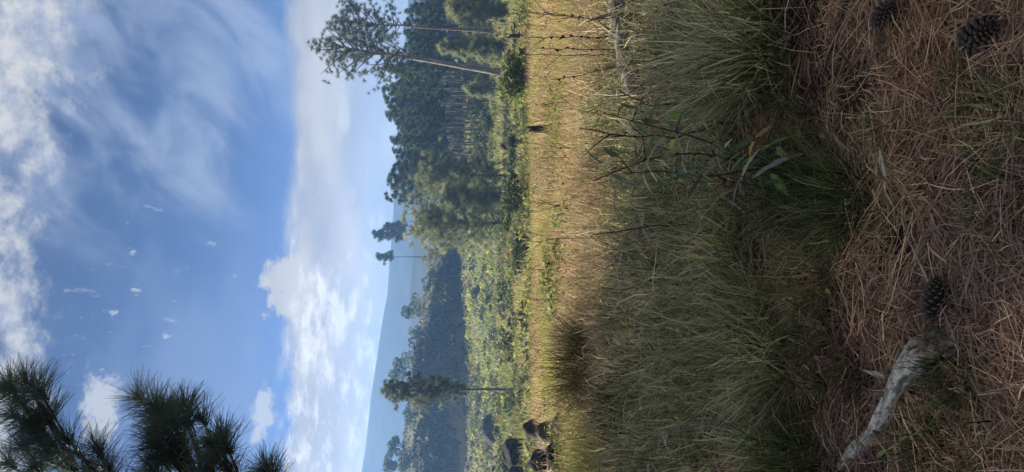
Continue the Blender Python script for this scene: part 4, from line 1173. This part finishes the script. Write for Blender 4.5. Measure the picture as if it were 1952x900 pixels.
# ------------------------------------------------------------------ pine cones
def scale_mesh():
    V = np.array([[0, 0, 0], [.35, -.32, .02], [.80, -.40, .10], [1.02, 0, .20], [.80, .40, .10], [.35, .32, .02],
                  [.82, 0, .32], [.45, 0, .16], [.85, 0, -.02]])
    T3 = [(0, 1, 7), (1, 2, 6), (1, 6, 7), (2, 3, 6), (3, 4, 6), (4, 5, 6), (5, 7, 6), (5, 0, 7), (0, 8, 1), (1, 8, 2), (2, 8, 3), (3, 8, 4), (4, 8, 5), (5, 8, 0)]
    return mesh('scale', V, np.array(T3), M_cone)
SCALE = scale_mesh()
def cone(x, y, L_, label, yaw, tilt=1.35, nsc=96, sink=0.38, fat=0.37):
    f = G(x, y); r_ = L_ * fat
    root = tag(empty('pine_cone', f + Vector((0, 0, r_ * (1 - sink) + 0.02))), label, 'pine cone')
    root.rotation_euler = (tilt, 0, yaw)
    t = np.linspace(0, 1, 9)
    rad = lambda u: r_ * (math.sin(math.pi * (0.12 + 0.80 * u)) ** 0.7) * (1.05 - 0.45 * u)
    V, F = tube(np.stack([t * 0, t * 0, (t - 0.5) * L_], -1), [rad(u) * 0.55 for u in t], 10)
    link('core', mesh('core', V, F, M_core, None, True), root)
    for i in range(nsc):
        u = (i + 0.5) / nsc; a = i * 2.39996
        o = link('scale', SCALE, root); R_ = rad(u); z = (u - 0.5) * L_
        sc = R_ * 0.78 + 0.004
        e = 0.15 + 0.75 * u
        o.location = (math.cos(a) * R_ * 0.35, math.sin(a) * R_ * 0.35, z)
        o.rotation_euler = (0, -e, a)
        o.scale = (sc, sc * 0.62, sc * 0.7)
    return root
cone(1722, 30, 0.115, 'grey pine cone among needles at the right edge, smaller of the two there', 0.3)
cone(1905, 66, 0.135, 'largest dark pine cone at the right edge nearest the camera', 0.1, 1.3)
cone(1822, 572, 0.135, 'dark open pine cone beside the butt of the grey branch', 1.2, 1.25)
cone(1650, 578, 0.06, 'smallest pine cone half buried left of the seedling', 0.8, 1.3, 60, 0.5)
cone(1872, 290, 0.11, 'pine cone sunk in needles in front of the olive tussock', 1.6, 1.4, 70, 0.95)
cone(1866, 608, 0.08, 'dark cone half hidden under needles beside the open cone', 2.2, 1.4, 60, 0.6)

# ------------------------------------------------------------------ air
bx = 1700
V = np.array([[-bx, -140, -32], [bx, -140, -32], [bx, 1000, -32], [-bx, 1000, -32], [-bx, -140, 61], [bx, -140, 61], [bx, 1000, 61], [-bx, 1000, 61]], float)
F = np.array([[0, 3, 2, 1], [4, 5, 6, 7], [0, 1, 5, 4], [1, 2, 6, 5], [2, 3, 7, 6], [3, 0, 4, 7]])
hm = bpy.data.materials.new('haze'); hm.use_nodes = True
hn = hm.node_tree; hn.nodes.clear()
pv = hn.nodes.new('ShaderNodeVolumePrincipled'); ho = hn.nodes.new('ShaderNodeOutputMaterial')
pv.inputs['Color'].default_value = (0.25, 0.50, 1.0, 1)
pv.inputs['Density'].default_value = 0.0007
pv.inputs['Anisotropy'].default_value = 0.35
hn.links.new(pv.outputs[0], ho.inputs['Volume'])
tag(link('haze', mesh('haze', V, F, hm)), 'thin blue haze in the valley air', 'haze', kind='stuff')
